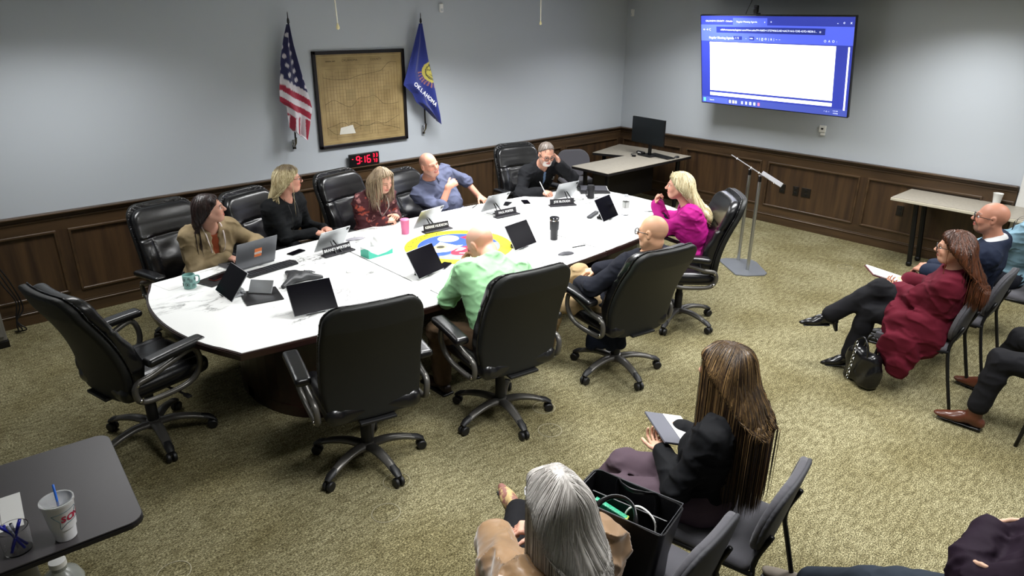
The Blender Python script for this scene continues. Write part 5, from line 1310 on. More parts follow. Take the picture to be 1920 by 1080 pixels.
trousers(B, J, cloth('black_trousers'), fold=.005)
for k in 'LR': shoe(B, J, k, mat('tooled_boot', 'AE9668', .55, vary=('7A5048', 26, (1, 1, 1), .45, .55)), 'western')
MB().lathe([(.030, -.012), (.035, -.012), (.035, .012), (.030, .012)], 22, Matrix.Translation(tuple(J.wr['L'] - nrm(J.wr['L'] - J.el['L']) * .01)) @ Vector((0, 0, 1)).rotation_difference(Vector(nrm(J.wr['L'] - J.el['L']))).to_matrix().to_4x4()).build('watch', M_chrome, B, True)

# person with brown ankle boots, right edge
J = make_joints((5.22, .44, .54), (5.25, .34, 1.03), (5.25, .38, 1.2), 90, 0, 0, face=95, pface=108, s=1.03, bulk=1.05,
    hands=dict(L=dict(p=(5.26, .58, .70), d=(.2, .9, -.1), n=DN), R=dict(p=(5.42, .60, .70), d=(-.2, .9, -.1), n=DN)),
    feet=dict(L=(5.005, .90, .105, 95), R=(5.60, .98, .105, 80)), knee=dict(L=(-.2, .6, 1), R=(.4, .6, 1)))
B = person(J, 'person in black trousers and brown ankle boots, cut off by the right edge', 'B8846C', .006, colkw=dict(brow='3A2A20'))
face_bits(B, J); f = Sdf(); hair_cap(f, J, .010); hair_obj(B, f, .008, '2A1E16', '4A3828', 0, J=J)
top(B, J, cloth('grey_knit', '3A3C40'), 'sweater', off=.016, hem=-.05)
trousers(B, J, cloth('black_trousers'), fold=.005, flare=.014, end=.82)
for k in 'LR':
    shoe(B, J, k, mat('chestnut_leather', '4A2618', .3, coat=.2), 'boot', vox=.005)
    f = Sdf(); a = J.an[k]; u = nrm(J.kn[k] - a); f.cone(a + u * .05, a + u * .16, .046, .046); sdf_obj('sock', f, .008, cloth('grey_sock', '5A5450'), B)

# person in dark purple, bottom right corner
J = make_joints((2.62, .14, .54), (2.60, .08, 1.0), (2.62, .14, 1.17), 90, 5, 0, face=92, pface=92, s=1.0, female=True, bulk=1.15,
    hands=dict(L=dict(p=(2.70, .34, .82), d=(1, -.6, -.2), n=(0, -1, 0), curl=.8), R=dict(p=(2.50, .35, .79), d=(-1, -.6, -.1), n=(0, -1, 0), curl=.8)), elbow=dict(L=(-.8, .7, -.8), R=(.8, .7, -.8)),
    feet=dict(L=(2.58, .98, .1), R=(2.72, .98, .1)), thl=.46)
B = person(J, 'person in a dark purple top with folded arms in the bottom right corner', 'C8A088', .0055, colkw=dict(brow='3A2A20'))
face_bits(B, J); f = Sdf(); hair_cap(f, J, .014); hair_obj(B, f, .008, '2A1E16', '4A3828', 0, J=J)
top(B, J, cloth('purple_jersey', '190A1A', .8), 'top', off=.022, sleeve=.95, cuff=.010, hem=-.06, fold=.009, seed=35)
trousers(B, J, cloth('slate_twill', '232A33', .85), off=.02, fold=.004)
for k in 'LR': shoe(B, J, k, mat('grey_suede', '6A6258', .8))
# ------------------------------------------------------------------ things on the board table
TT = TZ + .0005
M_ipad = mat('tablet_silver', 'A6A8AA', .35, .75)
M_glass = mat('dark_screen', '040308', .2, spec=.06)
M_paper = mat('paper_white', 'D6D6D4', .7)
M_blk = M_black
def tablet(bx, by, bz, yaw, tilt, lab, W=.295, H=.22, back=False, stand='black'):
    """bottom-middle point, direction the shown face points to, tilt of that face upwards"""
    t = empty('tablet', (bx, by, bz), REC(yaw) - PI / 2, lab, 'tablet', 'tablets propped on stands')
    # local: face looks along +y... tilted by tilt
    M = Matrix.Rotation(REC(tilt), 4, 'X')         # +y normal tilts up
    s = 1 if not back else -1                       # screen on +y side, or on -y side
    b = MB(); b.T = M; b.box((0, -.004, H / 2), (W, .007, H), .003, seg=3); b.build('body', M_ipad, t, 'auto')
    g = MB(); g.T = M; y = .0002 if s > 0 else -.0082; g.box((0, y, H / 2), (W - .006, .001, H - .006)); sc = g.build('screen', M_glass, t)
    if back:
        c = MB(); c.T = M; c.box((-W / 2 + .022, .0008, H - .022), (.026, .003, .026), .006); c.build('camera_bump', M_blk, t)
        c = MB(); c.T = M; c.box((W / 2 - .03, .0003, H - .012), (.03, .001, .006), .0); c.build('label_strip', M_paper, t)
    else:
        c = MB(); c.T = M; c.box((.02, .002, -.004), (.05, .012, .006), .002); c.build('pencil_clip', M_blk, t)
    zf = TT - bz; q = MB(); d = -1 if not back else 1
    ctr = M @ Vector((0, -.008 if not back else .0, H * .42))
    m_ = M_ipad if stand == 'silver' else M_blk
    if back:
        for sx in (-1, 1): q.tube([(sx * .012, ctr.y - .004, ctr.z), (sx * .03, ctr.y + .085, zf + .006)], .006, 6)
        q.box((0, ctr.y + .06, zf + .005), (.11, .075, .008), .003)
    else:
        q.tube([tuple(ctr), (0, ctr.y - .07, zf + .01)], .009, 8, flat=2.5, up=(0, 1, 0)); q.box((0, -.075, zf + .005), (.13, .10, .008), .004); q.box((0, ctr.y - .07, zf + .012), (.09, .03, .02), .008)
    q.build('stand', m_, t, 'auto')
    return t
# (rotation: the shown face's normal is +y of the empty after turning by yaw-90)
tablet(1.489, 4.652, .762, 180, 37.7, 'tablet on a silver stand facing the empty chair at the rounded table end', .30, .226, stand='silver')
tablet(1.842, 3.955, .766, -98.7, 37, 'dark screened tablet in front of the empty near side chair')
tablet(2.838, 4.050, .766, -76, 32.6, 'dark screened tablet left of the green shirted man')
tablet(3.823, 4.059, .768, -81.5, 32.7, 'dark screened tablet between the green shirted man and the black steel tumbler')
tablet(5.045, 4.163, .762, -77.8, 30.9, 'dark screened tablet beside the clear water bottle', .30, .226)
tablet(2.545, 5.105, .766, -81, -33, 'silver backed tablet behind the nameplate BRANDI MERTENS', back=True)
tablet(3.529, 5.122, .766, -80, -32, 'silver backed tablet behind the nameplate KERRIE HUDSON', back=True)
tablet(4.364, 5.150, .766, -88, -34, 'silver backed tablet behind the nameplate PAUL FOSTER', back=True)
tablet(5.262, 5.020, .766, -96, -27, 'silver backed tablet behind the nameplate JOE BLOUGH', .275, .205, back=True)
M_np = mat('nameplate_black', '1F1E22', .4); M_lt = mat('engraved_white', 'D8D8D8', .6)
for x, y, a, txt, lab in ((2.565, 4.985, 6, 'BRANDI MERTENS', 'the blonde woman in black'), (3.565, 4.975, -5, 'KERRIE HUDSON', 'the woman in the maroon patterned top'), (4.375, 4.93, -3, 'PAUL FOSTER', 'the laughing man'), (5.07, 4.845, -27, 'JOE BLOUGH', 'the man with the white goatee')):
    t = empty('nameplate', (x, y, TT), REC(a), 'black nameplate reading %s in front of %s' % (txt, lab), 'nameplate', 'nameplates of the board members')
    MB().box((0, 0, .006), (.29, .075, .012), .004).build('base', M_np, t); Mn = xf((0, .012, .010), rx=REC(-14))
    MB().box((0, .0, .030), (.262, .010, .060), .002, Mn).build('plate', M_np, t)
    text('lettering', txt, .031 if len(txt) > 12 else .030, M_lt, t, Mn @ Matrix.Translation((0, -.0055, .030)) @ Matrix.Rotation(PI / 2, 4, 'X'), bold=.0009)
# laptop
lp = empty('laptop', (1.917, 5.115, TT), REC(9.6), 'open grey laptop with an orange sticker on its lid', 'laptop')
MB().box((0, .125, .008), (.346, .245, .015), .005).build('base', mat('laptop_grey', '6A6C70', .35, .7), lp); Ml = xf((0, 0, .016), rx=REC(19.4))
MB().box((0, 0, .117), (.346, .007, .234), .003, Ml).build('lid', mat('laptop_grey'), lp); MB().box((0, .0042, .117), (.33, .001, .218), 0, Ml).build('screen', M_glass, lp)
kb = MB()
for r in range(5): kb.box((0, .08 + r * .022, .0162), (.27, .017, .002), .001)
kb.build('key_rows', M_blk, lp); MB().box((0, .04, .0160), (.1, .05, .001)).build('trackpad', M_silver, lp)
stk = MB().box((.012, -.0038, .118), (.062, .0008, .075), 0, Ml).build('orange_sticker', mat('sticker_orange', 'D0703A', .5), lp)
MB().box((.012, -.0044, .115), (.062, .0006, .018), 0, Ml).build('white_band', mat('sticker_cream', 'E4DCD0', .5), stk)
text('lettering', 'County', .017, mat('sticker_navy', '24407A', .5), stk, Ml @ Matrix.Translation((.012, -.0049, .115)) @ Matrix.Rotation(PI / 2, 4, 'X'), bold=.0004)
k = empty('keyboard', (1.985, 4.985, TT), REC(9), 'long dark keyboard in front of the laptop lid', 'keyboard')
MB().poly([(-.215, -.062), (.205, -.062), (.225, .0), (.205, .055), (-.215, .062)], 0, .014, r=.003).build('body', mat('keyboard_dark', '1E1F22', .5), k)
for r in range(5):
    m = MB()
    for c in range(14): m.box((-.188 + c * .0275, -.040 + r * .02, .0155), (.023, .016, .004), .001)
    m.build('key_row', mat('key_caps', '2B2C30', .5), k)
# papers, folders, phones, pens
def sheet(x, y, a, w, h, lab, col=None, z=0, name='paper_sheet', cat='paper', group='loose papers on the board table', t=.0012):
    o = MB().box((0, 0, t / 2), (w, h, t)).build(name, col or M_paper, None, False, (x, y, TT + z), (0, 0, REC(a))); return tag(o, lab, cat, group)
sheet(1.36, 5.17, 14, .28, .215, 'white paper pad left of the teal mug')
sheet(2.75, 3.93, -3, .30, .22, 'white papers under the elbows of the green shirted man')
sheet(3.33, 5.29, -4, .30, .22, 'white papers in front of the woman in the maroon patterned top')
sheet(4.72, 5.21, -6, .36, .26, 'white papers beneath the two black phones')
sheet(5.12, 5.19, -12, .24, .2, 'white paper under the writing hand of the man with the goatee')
sheet(4.35, 5.36, -4, .26, .2, 'white paper before the laughing man')
sheet(5.42, 3.98, 30, .28, .21, 'white paper in front of the woman in magenta')
def folder(x, y, a, w, h, lab, z=0, t=.014, m=None, inner=True):
    f = empty('padfolio', (x, y, TT + z), REC(a), lab, 'folder'); MB().box((0, 0, t / 2), (w, h, t), .005).build('cover', m or mat('black_faux_leather', '151517', .45), f)
    if inner: MB().box((w * .02, 0, t / 2), (w * .985, h * .96, t * .45)).build('page_block', M_paper, f)
    return f
folder(1.60, 5.03, 20, .28, .19, 'black leather folder beside the teal mug', inner=False, t=.008)
folder(1.70, 4.50, -12, .25, .27, 'black leather padfolio beside the conference phone', inner=False, t=.008)
folder(5.79, 5.06, -38, .33, .26, 'thick black padfolio behind the black mug at the far table end', t=.02)
folder(5.81, 5.075, -44, .30, .22, 'thin grey folder lying on the thick black padfolio', z=.0205, t=.012, m=mat('grey_folder', '3C3C42', .4))
def phone(x, y, a, lab, z=0, m=None, w=.075, h=.15):
    p = empty('smartphone', (x, y, TT + z), REC(a), lab, 'phone', 'smartphones on the board table'); MB().poly(rrect(w, h, .012), 0, .008, r=.002).build('case', m or M_blk, p); MB().poly(rrect(w - .006, h - .006, .010), .0081, .0086).build('screen', M_glass, p)
phone(2.31, 5.23, -70, 'black phone right of the laptop'); phone(4.67, 5.265, -60, 'black phone nearest the tablet of the laughing man', .0015); phone(4.87, 5.19, -30, 'black phone on the right edge of the papers', .0015)
phone(1.61, 5.04, -70, 'phone in a dark red case on the black folder', .0085, mat('dark_red_case', '5A2018', .4)); phone(3.04, 4.165, -60, 'black phone at the lower rim of the round seal')
def pen(x, y, a, lab, m=M_blk, z=0, L=.14, cap=None):
    p = empty('pen', (x, y, TT + z + .0045), REC(a), lab, 'pen', 'pens on the board table'); MB().tube([(-L / 2, 0, 0), (L / 2 - .015, 0, 0), (L / 2, 0, 0)], [.0045, .0045, .0012], 8).build('barrel', m, p, 'auto'); MB().box((-L / 2 + .025, 0, .0052), (.035, .003, .002)).build('clip', cap or M_chrome, p)
pen(1.43, 5.13, 55, 'grey pen on the paper pad by the teal mug', M_silver, .0015); pen(4.20, 3.80, -12, 'black pen near the seam by the dark eyeglass case'); pen(4.35, 5.40, 30, 'black pen on the paper of the laughing man', z=.0015)
pen(5.47, 4.13, 150, 'white pen beside the clear water bottle', mat('white_plastic')); pen(5.56, 4.10, 150, 'black pen behind the clear water bottle'); 
po = empty('pen', tuple(J_E := (5.155, 5.225, .86)), 0, 'white pen held by the man with the goatee', 'pen'); MB().tube([(-.02, .03, .06), (.02, -.03, -.075)], .0045, 8).build('barrel', mat('white_plastic'), po)
# eyeglass case, mouse
def lozenge(name, x, y, a, r, m, lab, cat):
    f = Sdf().ell((0, 0, .0), r, None); f.cut((0, 0, 0), (0, 0, -1)); return tag(sdf_obj(name, f, .004, m, None), lab, cat)
o = lozenge('eyeglass_case', 0, 0, 0, (.075, .036, .022), mat('case_dark', '2E2E33', .5), 'dark oval eyeglass case near the table edge', 'glasses case'); o.location = (3.97, 3.735, TT); o.rotation_euler = (0, 0, REC(-18))
o = lozenge('computer_mouse', 0, 0, 0, (.055, .032, .026), mat('white_gloss', 'D4D4D2', .25), 'white computer mouse on the marble left of the tissue box', 'mouse'); o.location = (2.43, 4.54, TT); o.rotation_euler = (0, 0, REC(20))
o = lozenge('eyeglass_case', 0, 0, 0, (.085, .036, .018), mat('case_grey', '85838A', .5), 'light grey oval case right of the tablet behind BRANDI MERTENS', 'glasses case'); o.location = (2.86, 5.23, TT); o.rotation_euler = (0, 0, REC(-15))
# mug
mg = empty('mug', (1.385, 5.0, TT), 0, 'teal patterned mug at the rounded end of the table', 'mug')
M_teal = mat('teal_glaze', '7FAAA4', .35)
MB().lathe([(0, 0), (.040, 0), (.043, .006), (.043, .098), (.040, .100), (.038, .094), (.037, .01), (0, .008)], 32).build('cup', M_teal, mg, 'auto')
MB().tube(smooth_path([(.041, .0, .082), (.066, .0, .076), (.070, .0, .05), (.060, 0, .028), (.041, 0, .022)], 5), .006, 8).build('handle', M_teal, mg, True)
for i, (a, z, r) in enumerate(((-2.2, .035, .015), (-1.55, .062, .012), (-1.2, .028, .013), (-2.75, .07, .011), (-.75, .07, .011), (-1.9, .078, .008), (-3.3, .03, .013))):
    m = MB(); Mx = Matrix.Rotation(a, 4, 'Z') @ Matrix.Translation((.0434, 0, z)) @ Matrix.Rotation(PI / 2, 4, 'Y')
    m.tube([(r * math.cos(t), r * math.sin(t), 0) for t in np.linspace(0, 2 * PI, 14)], .0012, 4, Mx, cap=False); m.poly([(r * .45 * math.cos(t), r * .45 * math.sin(t)) for t in np.linspace(0, 2 * PI, 8)[:-1]], -.0003, .0006, Mx); m.build('flower_print', mat('print_charcoal', '3A4A4A', .5), mg)
# conference phone
cp = empty('conference_phone', (2.03, 4.63, TT), REC(10), 'dark three-legged conference phone beside the padfolio', 'conference phone')
f = Sdf().ell((0, 0, .028), (.075, .075, .030), None, k=.03)
for a in (200, 320, 80):
    c, s_ = math.cos(REC(a)), math.sin(REC(a)); f.cone((c * .04, s_ * .04, .034), (c * .17, s_ * .17, .012), .034, .018, k=.03)
f.cut((0, 0, 0), (0, 0, -1)); sdf_obj('body', f, .005, mat('phone_charcoal', '2C2D2F', .45), cp)
MB().lathe([(0, .058), (.042, .058), (.046, .060), (.046, .056), (0, .050)], 28).build('speaker_grille', mat('grille', '3A3B3D', .6, bump=(500, .6, .001)), cp)
for r in range(4):
    for c_ in range(3): MB().box((.085 + r * .018, -.030 + c_ * .02 + .01, .047 - r * .006), (.013, .014, .008), .003).build('key', mat('key_grey', '4C4D50', .5), cp)
MB().box((.075, -.055, .040), (.05, .03, .006), .002, None).build('display', mat('lcd', '6A7A6A', .3), cp)
st_ = MB(); st_.box((0, 0, .055), (.17, .006, .10), .002, xf((1.70, 4.53, TT + .009), rx=REC(-38), rz=REC(-48))); tag(st_.build('phone_stand', M_ipad), 'slim silver stand leaning on the padfolio', 'stand')
# tissue box
tb = empty('tissue_box', (2.79, 4.755, TT), REC(3), 'white and teal tissue box between the nameplate and the round seal', 'tissue box')
MB().box((0, 0, .040), (.235, .118, .08), .002).build('carton', mat('carton_white', 'D8DEDC', .6), tb)
for sy, sx in ((-1, 0), (0, -1), (1, 0), (0, 1)):
    m = MB()
    if sy: m.flat([(-.117, 0), (.117, 0), (.117, .04), (.05, .022), (-.03, .016), (-.09, .05), (-.117, .076)], 0, xf((0, sy * .0596, 0), rx=PI / 2))
    else: m.flat([(-.058, 0), (.058, 0), (.058, .05), (0, .072), (-.058, .076)], 0, xf((sx * .1181, 0, 0), rz=PI / 2, rx=PI / 2) if False else Matrix.Translation((sx * .1181, 0, 0)) @ Matrix.Rotation(PI / 2, 4, 'Z') @ Matrix.Rotation(PI / 2, 4, 'X'))
    m.build('teal_print', mat('teal_print', '3FA890', .5), tb)
f = Sdf().ell((0, 0, .10), (.05, .022, .05), None); f.disp = lambda P: -.012 * np.sin(P[:, 0] * 110 + P[:, 2] * 60) * np.clip((P[:, 2] - .07) * 12, 0, 1); sdf_obj('tissue', f, .005, M_paper, tb)
# drinking vessels
pk = empty('tumbler', (3.29, 5.085, TT), 0, 'pink tumbler in front of the woman in the maroon patterned top', 'tumbler')
MB().lathe([(0, 0), (.032, 0), (.034, .004), (.040, .125), (0, .125)], 28).build('body', mat('pink_plastic', 'C8648C', .45), pk, 'auto'); MB().lathe([(0, .125), (.042, .125), (.042, .134), (.036, .139), (0, .139)], 28).build('lid', mat('pink_lid', 'D4749A', .4), pk, 'auto')
bt_ = empty('tumbler', (4.18, 4.085, TT), 0, 'tall black steel tumbler with a silver rim near the table seam', 'tumbler')
MB().lathe([(0, 0), (.030, 0), (.033, .004), (.034, .085), (.041, .095), (.043, .175), (0, .175)], 30).build('body', mat('powder_black', '1C1C1F', .45, .3), bt_, 'auto'); MB().lathe([(.0435, .175), (.0435, .182), (.041, .182)], 30).build('steel_rim', M_chrome, bt_, 'auto'); MB().lathe([(0, .178), (.0425, .182), (.044, .198), (.039, .205), (0, .196)], 30).build('lid', mat('smoky_lid', '15151A', .15), bt_, 'auto')
bm = empty('mug', (5.53, 4.87, TT), 0, 'black insulated mug with handle in front of the padfolios', 'mug')
MB().lathe([(0, 0), (.036, 0), (.038, .004), (.042, .125), (.040, .130), (0, .13)], 28).build('body', mat('powder_black'), bm, 'auto'); MB().tube(smooth_path([(-.039, 0, .105), (-.072, 0, .10), (-.075, 0, .06), (-.062, 0, .03), (-.037, 0, .03)], 5), .006, 8).build('handle', mat('powder_black'), bm, True); MB().lathe([(0, .13), (.038, .13), (.036, .142), (0, .142)], 24).build('lid', M_dark, bm, 'auto')
M_pet = mat('clear_plastic', 'FFFFFF', .04, trans=1, ior=1.25)
wb = empty('water_bottle', (5.285, 4.19, TT), 0, 'clear plastic water bottle beside the farthest dark screened tablet', 'bottle')
MB().lathe([(0, 0), (.030, 0), (.034, .006), (.034, .05), (.032, .055), (.034, .06), (.034, .14), (.026, .165), (.016, .178), (.016, .185), (0, .185)], 28).build('body', M_pet, wb, 'auto'); MB().lathe([(0, .185), (.019, .185), (.019, .205), (0, .206)], 20).build('cap', mat('clear_grey', 'B8BCC0', .3), wb, 'auto')
MB().lathe([(.0345, .075), (.0345, .135)], 28).build('label', mat('label_grey', 'A8AAA8', .6), wb); 
for i, ch in enumerate('VITAL'): text('lettering', ch, .020, mat('label_ink', '3A3A3A', .6), wb, Matrix.Rotation(REC(-145), 4, 'Z') @ Matrix.Translation((.0352, 0, .127 - i * .0125)) @ Matrix.Rotation(PI / 2, 4, 'Z') @ Matrix.Rotation(PI / 2, 4, 'X'))
sb_ = MB(); sb_.box((0, 0, .012), (.24, .045, .022), .009, None); tag(sb_.build('desk_speaker', mat('speaker_grey', '3C3D40', .5), None, False, (5.02, 4.38, TT), (0, 0, REC(22))), 'slim dark bar lying behind the tablet beside the water bottle', 'speaker')

# ------------------------------------------------------------------ corner desk things
mo = empty('monitor', (8.0, 5.98, .742), REC(83.5 + 0), 'black desktop monitor on the corner desk', 'monitor')
MB().box((0, .06, .345), (.61, .03, .355), .006).build('housing', M_black, mo); MB().box((0, .0765, .35), (.595, .002, .335)).build('screen', mat('monitor_black', '14191C', .35), mo)
MB().box((0, .0, .13), (.05, .03, .26), .008).build('stand_neck', M_black, mo); MB().box((0, .02, .006), (.24, .20, .012), .005).build('stand_foot', M_black, mo)
k = empty('keyboard', (8.12, 5.80, .742), REC(78), 'black keyboard in front of the corner desk monitor', 'keyboard'); MB().box((0, .08, .009), (.42, .14, .016), .004).build('body', M_dark, k)
m = MB()
for r in range(5):
    for c in range(13): m.box((-.18 + c * .03, .03 + r * .025, .019), (.024, .019, .004), .001)
tag(m.build('keys', M_black, k), kind='stuff')
o = lozenge('computer_mouse', 0, 0, 0, (.052, .03, .028), M_dark, 'black computer mouse beside the keyboard on the corner desk', 'mouse'); o.location = (8.16, 5.63, .742)
hs = empty('headset', (7.86, 6.10, .742), 0, 'thin black headset lying on the corner desk', 'headset'); MB().tube([(.085 * math.cos(t), .07 * math.sin(t), .02) for t in np.linspace(-.3, 3.4, 16)], .005, 6).build('headband', M_black, hs, True)
for x, y in ((.085, -.02), (-.083, -.02)): MB().lathe([(0, 0), (.03, 0), (.03, .02), (0, .022)], 16, Matrix.Translation((x, y, 0))).build('ear_pad', M_black, hs, 'auto')
hub = empty('webcam_speaker', (7.98, 6.12, .742), REC(80), 'small black and white speaker at the foot of the corner monitor', 'speaker'); MB().box((0, 0, .022), (.14, .06, .044), .015).build('body', M_black, hub); MB().box((0, .031, .025), (.06, .004, .02), .002).build('front_panel', M_white, hub)

# ------------------------------------------------------------------ wall table, foreground table
cu = empty('paper_cup', (8.50, 1.86, .7645), 0, 'white paper cup on the table against the television wall', 'cup')
MB().lathe([(0, 0), (.032, 0), (.045, .118), (.048, .122), (.043, .122), (.030, .006), (0, .005)], 28).build('cup', mat('cup_white', 'E2E2DE', .6), cu, 'auto')
BT = .740
sc_ = empty('drink_cup', (.150, 2.69, BT), REC(-20), 'large white foam cup with a blue straw and red lettering on the dark table', 'cup')
M_foam = mat('foam_white', 'D4D4D6', .7)
MB().lathe([(0, 0), (.033, 0), (.036, .003), (.040, .052), (.044, .055), (.054, .158), (.057, .162), (.057, .170), (.053, .170), (.050, .158), (0, .10)], 40).build('cup', M_foam, sc_, 'auto')
MB().lathe([(.0575, .166), (.0575, .172), (.050, .172), (.047, .160), (.020, .160), (.018, .163), (0, .163)], 40).build('lid', mat('clear_lid', 'F4F6F6', .1, trans=.85, ior=1.2), sc_, 'auto')
MB().tube([(0, 0, .03), (.003, .002, .235)], .0042, 10).build('straw', mat('blue_straw', '2A66C8', .3), sc_, True)
def on_cup(x, z, off=.0006):
    r = .044 + (.010) * (z - .055) / .103 + off; a = x / r; return (r * math.sin(a), -r * math.cos(a), z)
m = MB(); lo = [(-.035, .128), (.060, .140), (.066, .133), (.056, .12), (.066, .085), (.06, .075), (.01, .100 - .03), (-.022, .068), (-.020, .095), (-.036, .118)]
lo = [(-.008, .132), (.075, .140), (.066, .118), (.078, .092), (.03, .086), (.004, .068), (.006, .098), (-.012, .124)]
m.tube([on_cup(x, z) for x, z in smooth_path([(a, b, 0) for a, b in lo], 5, True) for x, z in [(x, z)]] if False else [on_cup(p[0], p[1]) for p in smooth_path([(a, b, 0) for a, b in lo], 6, True)], .0011, 5, cap=False)
m.build('logo_outline', mat('logo_teal', '3C5A64', .6), sc_)
for i, ch in enumerate('SONIC'):
    me = text_mesh(ch, .036, 'CENTER', .0014); x0 = .020 + i * .0255
    for v in me.vertices:
        x = v.co.x + x0 + v.co.y * .2; z = v.co.y + .106; v.co = Vector(on_cup(x, z, .0010))
    link_mesh('lettering', me, mat('logo_red', '9C1E3C', .6), sc_)
pc = empty('pen_cup', (.003, 2.725, BT), 0, 'clear acrylic cup of blue pens at the left end of the dark table', 'pen cup')
MB().lathe([(0, 0), (.043, 0), (.045, .004), (.050, .102), (.047, .102), (.042, .006), (0, .006)], 32).build('cup', mat('acrylic_clear', 'FFFFFF', .03, trans=1, ior=1.2), pc, 'auto')
for i, (a, b, c) in enumerate(((-.02, .02, 'blue'), (.02, -.01, 'blue'), (-.01, -.025, 'clear'), (.025, .02, 'blue'), (0, .0, 'grey'), (-.03, -.005, 'blue'))):
    p = empty('pen', (.003, 2.725, BT + .012), 0, 'blue ballpoint pen leaning in the clear acrylic cup' if c == 'blue' else ('clear barrelled pen leaning in the clear acrylic cup' if c == 'clear' else 'grey pen leaning in the clear acrylic cup'), 'pen', 'blue pens in the acrylic cup' if c == 'blue' else None)
    mm = {'blue': mat('ink_blue', '1E2490', .3), 'clear': mat('pen_clear', 'C8CCD8', .15, trans=.5), 'grey': mat('pen_grey', '8A8C94', .3)}[c]
    e = Vector((a * 1.15, b * 1.15, .098 + .01 * (i % 3))); s_ = Vector((-a * .9, -b * .9, .0)); MB().tube([tuple(s_), tuple(s_.lerp(e, .75)), tuple(e)], .0048, 8).build('barrel', mm, p, True); MB().tube([tuple(s_.lerp(e, .72)), tuple(e)], .0058, 8).build('cap', mm, p, True)
sp = empty('printed_note', (-.02, 3.0, BT), REC(-4), 'white printed sheet on the dark table behind the pen cup', 'paper')
MB().box((0, 0, .0008), (.15, .24, .0012)).build('sheet', M_paper, sp)
for i in range(6): MB().box((-.055 + i * .011, -.01, .0016), (.0016, .17, .0004)).build('text_line', mat('ink_grey', '6A6A66', .7), sp)
jg = empty('water_jug', (.115, 3.10, .0), 0, 'clear ribbed plastic jug standing on the floor under the dark table', 'jug')
MB().lathe([(0, 0), (.075, 0), (.082, .01)] + [(.082 + .004 * math.sin(i * 1.9), .02 + i * .02) for i in range(12)] + [(.07, .28), (.03, .31), (.03, .33), (0, .33)], 32).build('body', mat('frosted_plastic', 'C8CCC4', .25, trans=.6), jg, 'auto'); MB().lathe([(0, .33), (.034, .33), (.034, .355), (0, .357)], 20).build('cap', M_white, jg, 'auto')

# ------------------------------------------------------------------ bags and notebooks of the audience
M_bag = mat('bag_black', '0E0E11', .4, bump=(90, .2, .002))
tt = empty('tote_bag', (1.845, 1.355, .472), REC(-77), 'open black tote bag on the chair between the two foreground women', 'bag')
def shell(w0, d0, w1, d1, h, t=.006):
    m = MB(); b2 = bmesh.new(); rows = []
    for (w_, d_, z) in ((w0, d0, 0), (w0 * 1.02, d0 * 1.03, h * .3), (w1, d1, h), (w1 - 2 * t, d1 - 2 * t, h), (w0 * 1.02 - 2 * t, d0 * 1.03 - 2 * t, h * .3), (w0 - 2 * t, d0 - 2 * t, t)):
        rows.append([b2.verts.new((x, y, z + .008 * math.sin(6 * x + z * 9))) for x, y in rrect(w_, d_, .03, 6)])
    for a, b in zip(rows, rows[1:]):
        for j in range(len(a)): b2.faces.new((a[j], a[(j + 1) % len(a)], b[(j + 1) % len(a)], b[j]))
    b2.faces.new(rows[0][::-1]); b2.faces.new(rows[-1]); bmesh.ops.recalc_face_normals(b2, faces=b2.faces[:]); m._merge(b2); return m
shell(.33, .17, .40, .22, .335).build('body', M_bag, tt, 'auto')
for sy in (-1, 1):
    MB().tube(smooth_path([(-.09, sy * .09, .22), (-.085, sy * .098, .33), (-.05, sy * .05, .36), (.0, sy * .03, .365), (.05, sy * .05, .36), (.085, sy * .098, .33), (.09, sy * .09, .22)], 5), .011, 8, flat=.35, up=(0, 1, 0)).build('handle', M_bag, tt, True)
MB().tube([(-.19, -.108, .336), (.19, -.108, .336), (.19, .108, .336), (-.19, .108, .336), (-.19, -.108, .336)], .003, 6).build('zip_edge', mat('zip_grey', '55565A', .4, .5), tt)
MB().box((.0, .02, .18), (.33, .008, .24), .003).build('divider', M_bag, tt)
n_ = empty('notebook', (1.80, 1.42, .66), REC(-77), 'green glitter notebook standing in the open black tote bag', 'notebook'); MB().box((0, 0, .0), (.15, .022, .22), .004, xf((0, 0, 0), ry=REC(12))).build('cover', mat('green_glitter', '1E7A5C', .35, vary=('3FAF86', 160)), n_); MB().box((.07, 0, .0), (.012, .024, .22), .003, xf((0, 0, 0), ry=REC(12))).build('spine', mat('lime_edge', 'A8B84A', .5), n_)
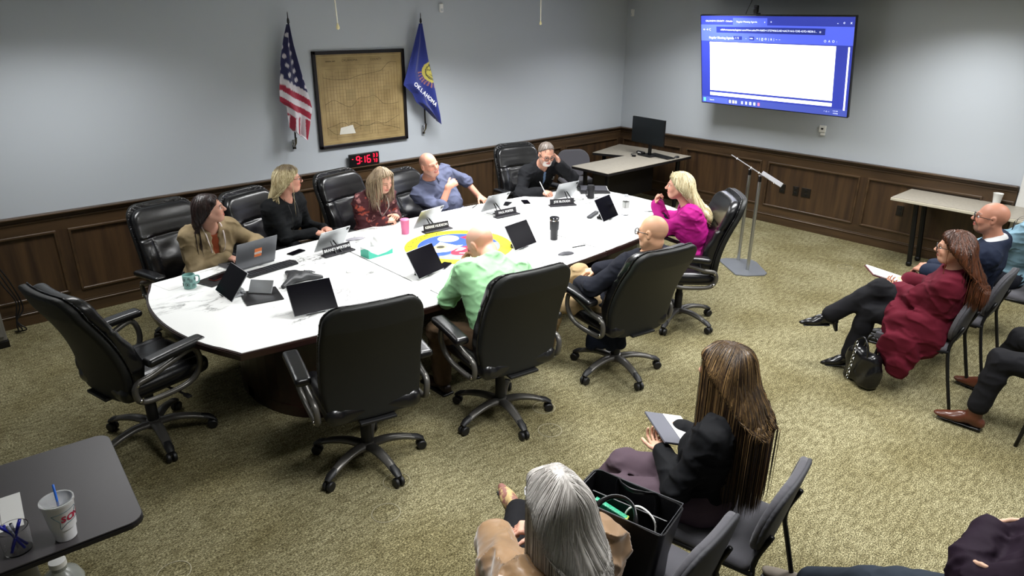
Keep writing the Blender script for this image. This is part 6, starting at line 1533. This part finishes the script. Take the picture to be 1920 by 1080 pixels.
tag(MB().tube(smooth_path([(1.84, 1.34, .62), (1.85, 1.36, .74), (1.87, 1.31, .79), (1.88, 1.24, .75), (1.87, 1.23, .62)], 6), .004, 6).build('white_cable', M_white), 'white charging cable looping out of the black tote bag', 'cable')
hb = empty('handbag', (5.07, 1.665, 0), REC(62), 'black leather handbag with silver chain on the floor beside the maroon coat', 'bag')
f = Sdf().box((0, 0, .14), (.15, .065, .14), .05); f.disp = lambda P: .06 * np.clip(P[:, 2] - .12, 0, 1) * np.abs(P[:, 1]) / .07 + .008 * np.sin(P[:, 0] * 40 + P[:, 2] * 30); sdf_obj('body', f, .007, mat('bag_gloss', '0B0B0D', .25, bump=(60, .3, .003)), hb)
for sy in (-1, 1): MB().tube(smooth_path([(-.08, sy * .05, .22), (-.06, sy * .05, .33), (0, sy * .045, .39), (.06, sy * .05, .33), (.08, sy * .05, .22)], 5), .008, 8).build('handle', mat('bag_gloss'), hb, True)
m = MB()
for i in range(11):
    z = .34 - i * .028; m.tube([(.02 + .012 * math.cos(t), .078 + .003 * i, z + .016 * math.sin(t)) if i % 2 else (.02, .078 + .003 * i + .012 * math.cos(t), z + .016 * math.sin(t)) for t in np.linspace(0, 2 * PI, 10)], .0035, 5, cap=False)
m.build('chain', M_chrome, hb, True)
np_ = empty('notepad', (5.565, 1.79, .715), 0, 'white notepad with maroon cover on the lap of the woman in the maroon coat', 'notepad')
Mq = xf((0, 0, 0), rx=REC(16), rz=REC(38)); MB().box((0, 0, -.006), (.225, .31, .010), .003, Mq).build('cover', mat('maroon_cover', '4A1A1E', .5), np_); MB().box((0, 0, .003), (.215, .295, .008), .001, Mq).build('page_block', M_paper, np_)
nb = empty('notebook', (2.50, 1.60, .74), 0, 'grey notebook with printed page on the lap of the long haired woman', 'notebook')
Mq = xf((0, 0, 0), rx=REC(14), rz=REC(58)); MB().box((0, 0, -.006), (.27, .20, .012), .003, Mq).build('cover', mat('slate_cover', '55565E', .5), nb); MB().box((0, -.045, .002), (.255, .10, .003), .001, Mq).build('page', M_paper, nb)
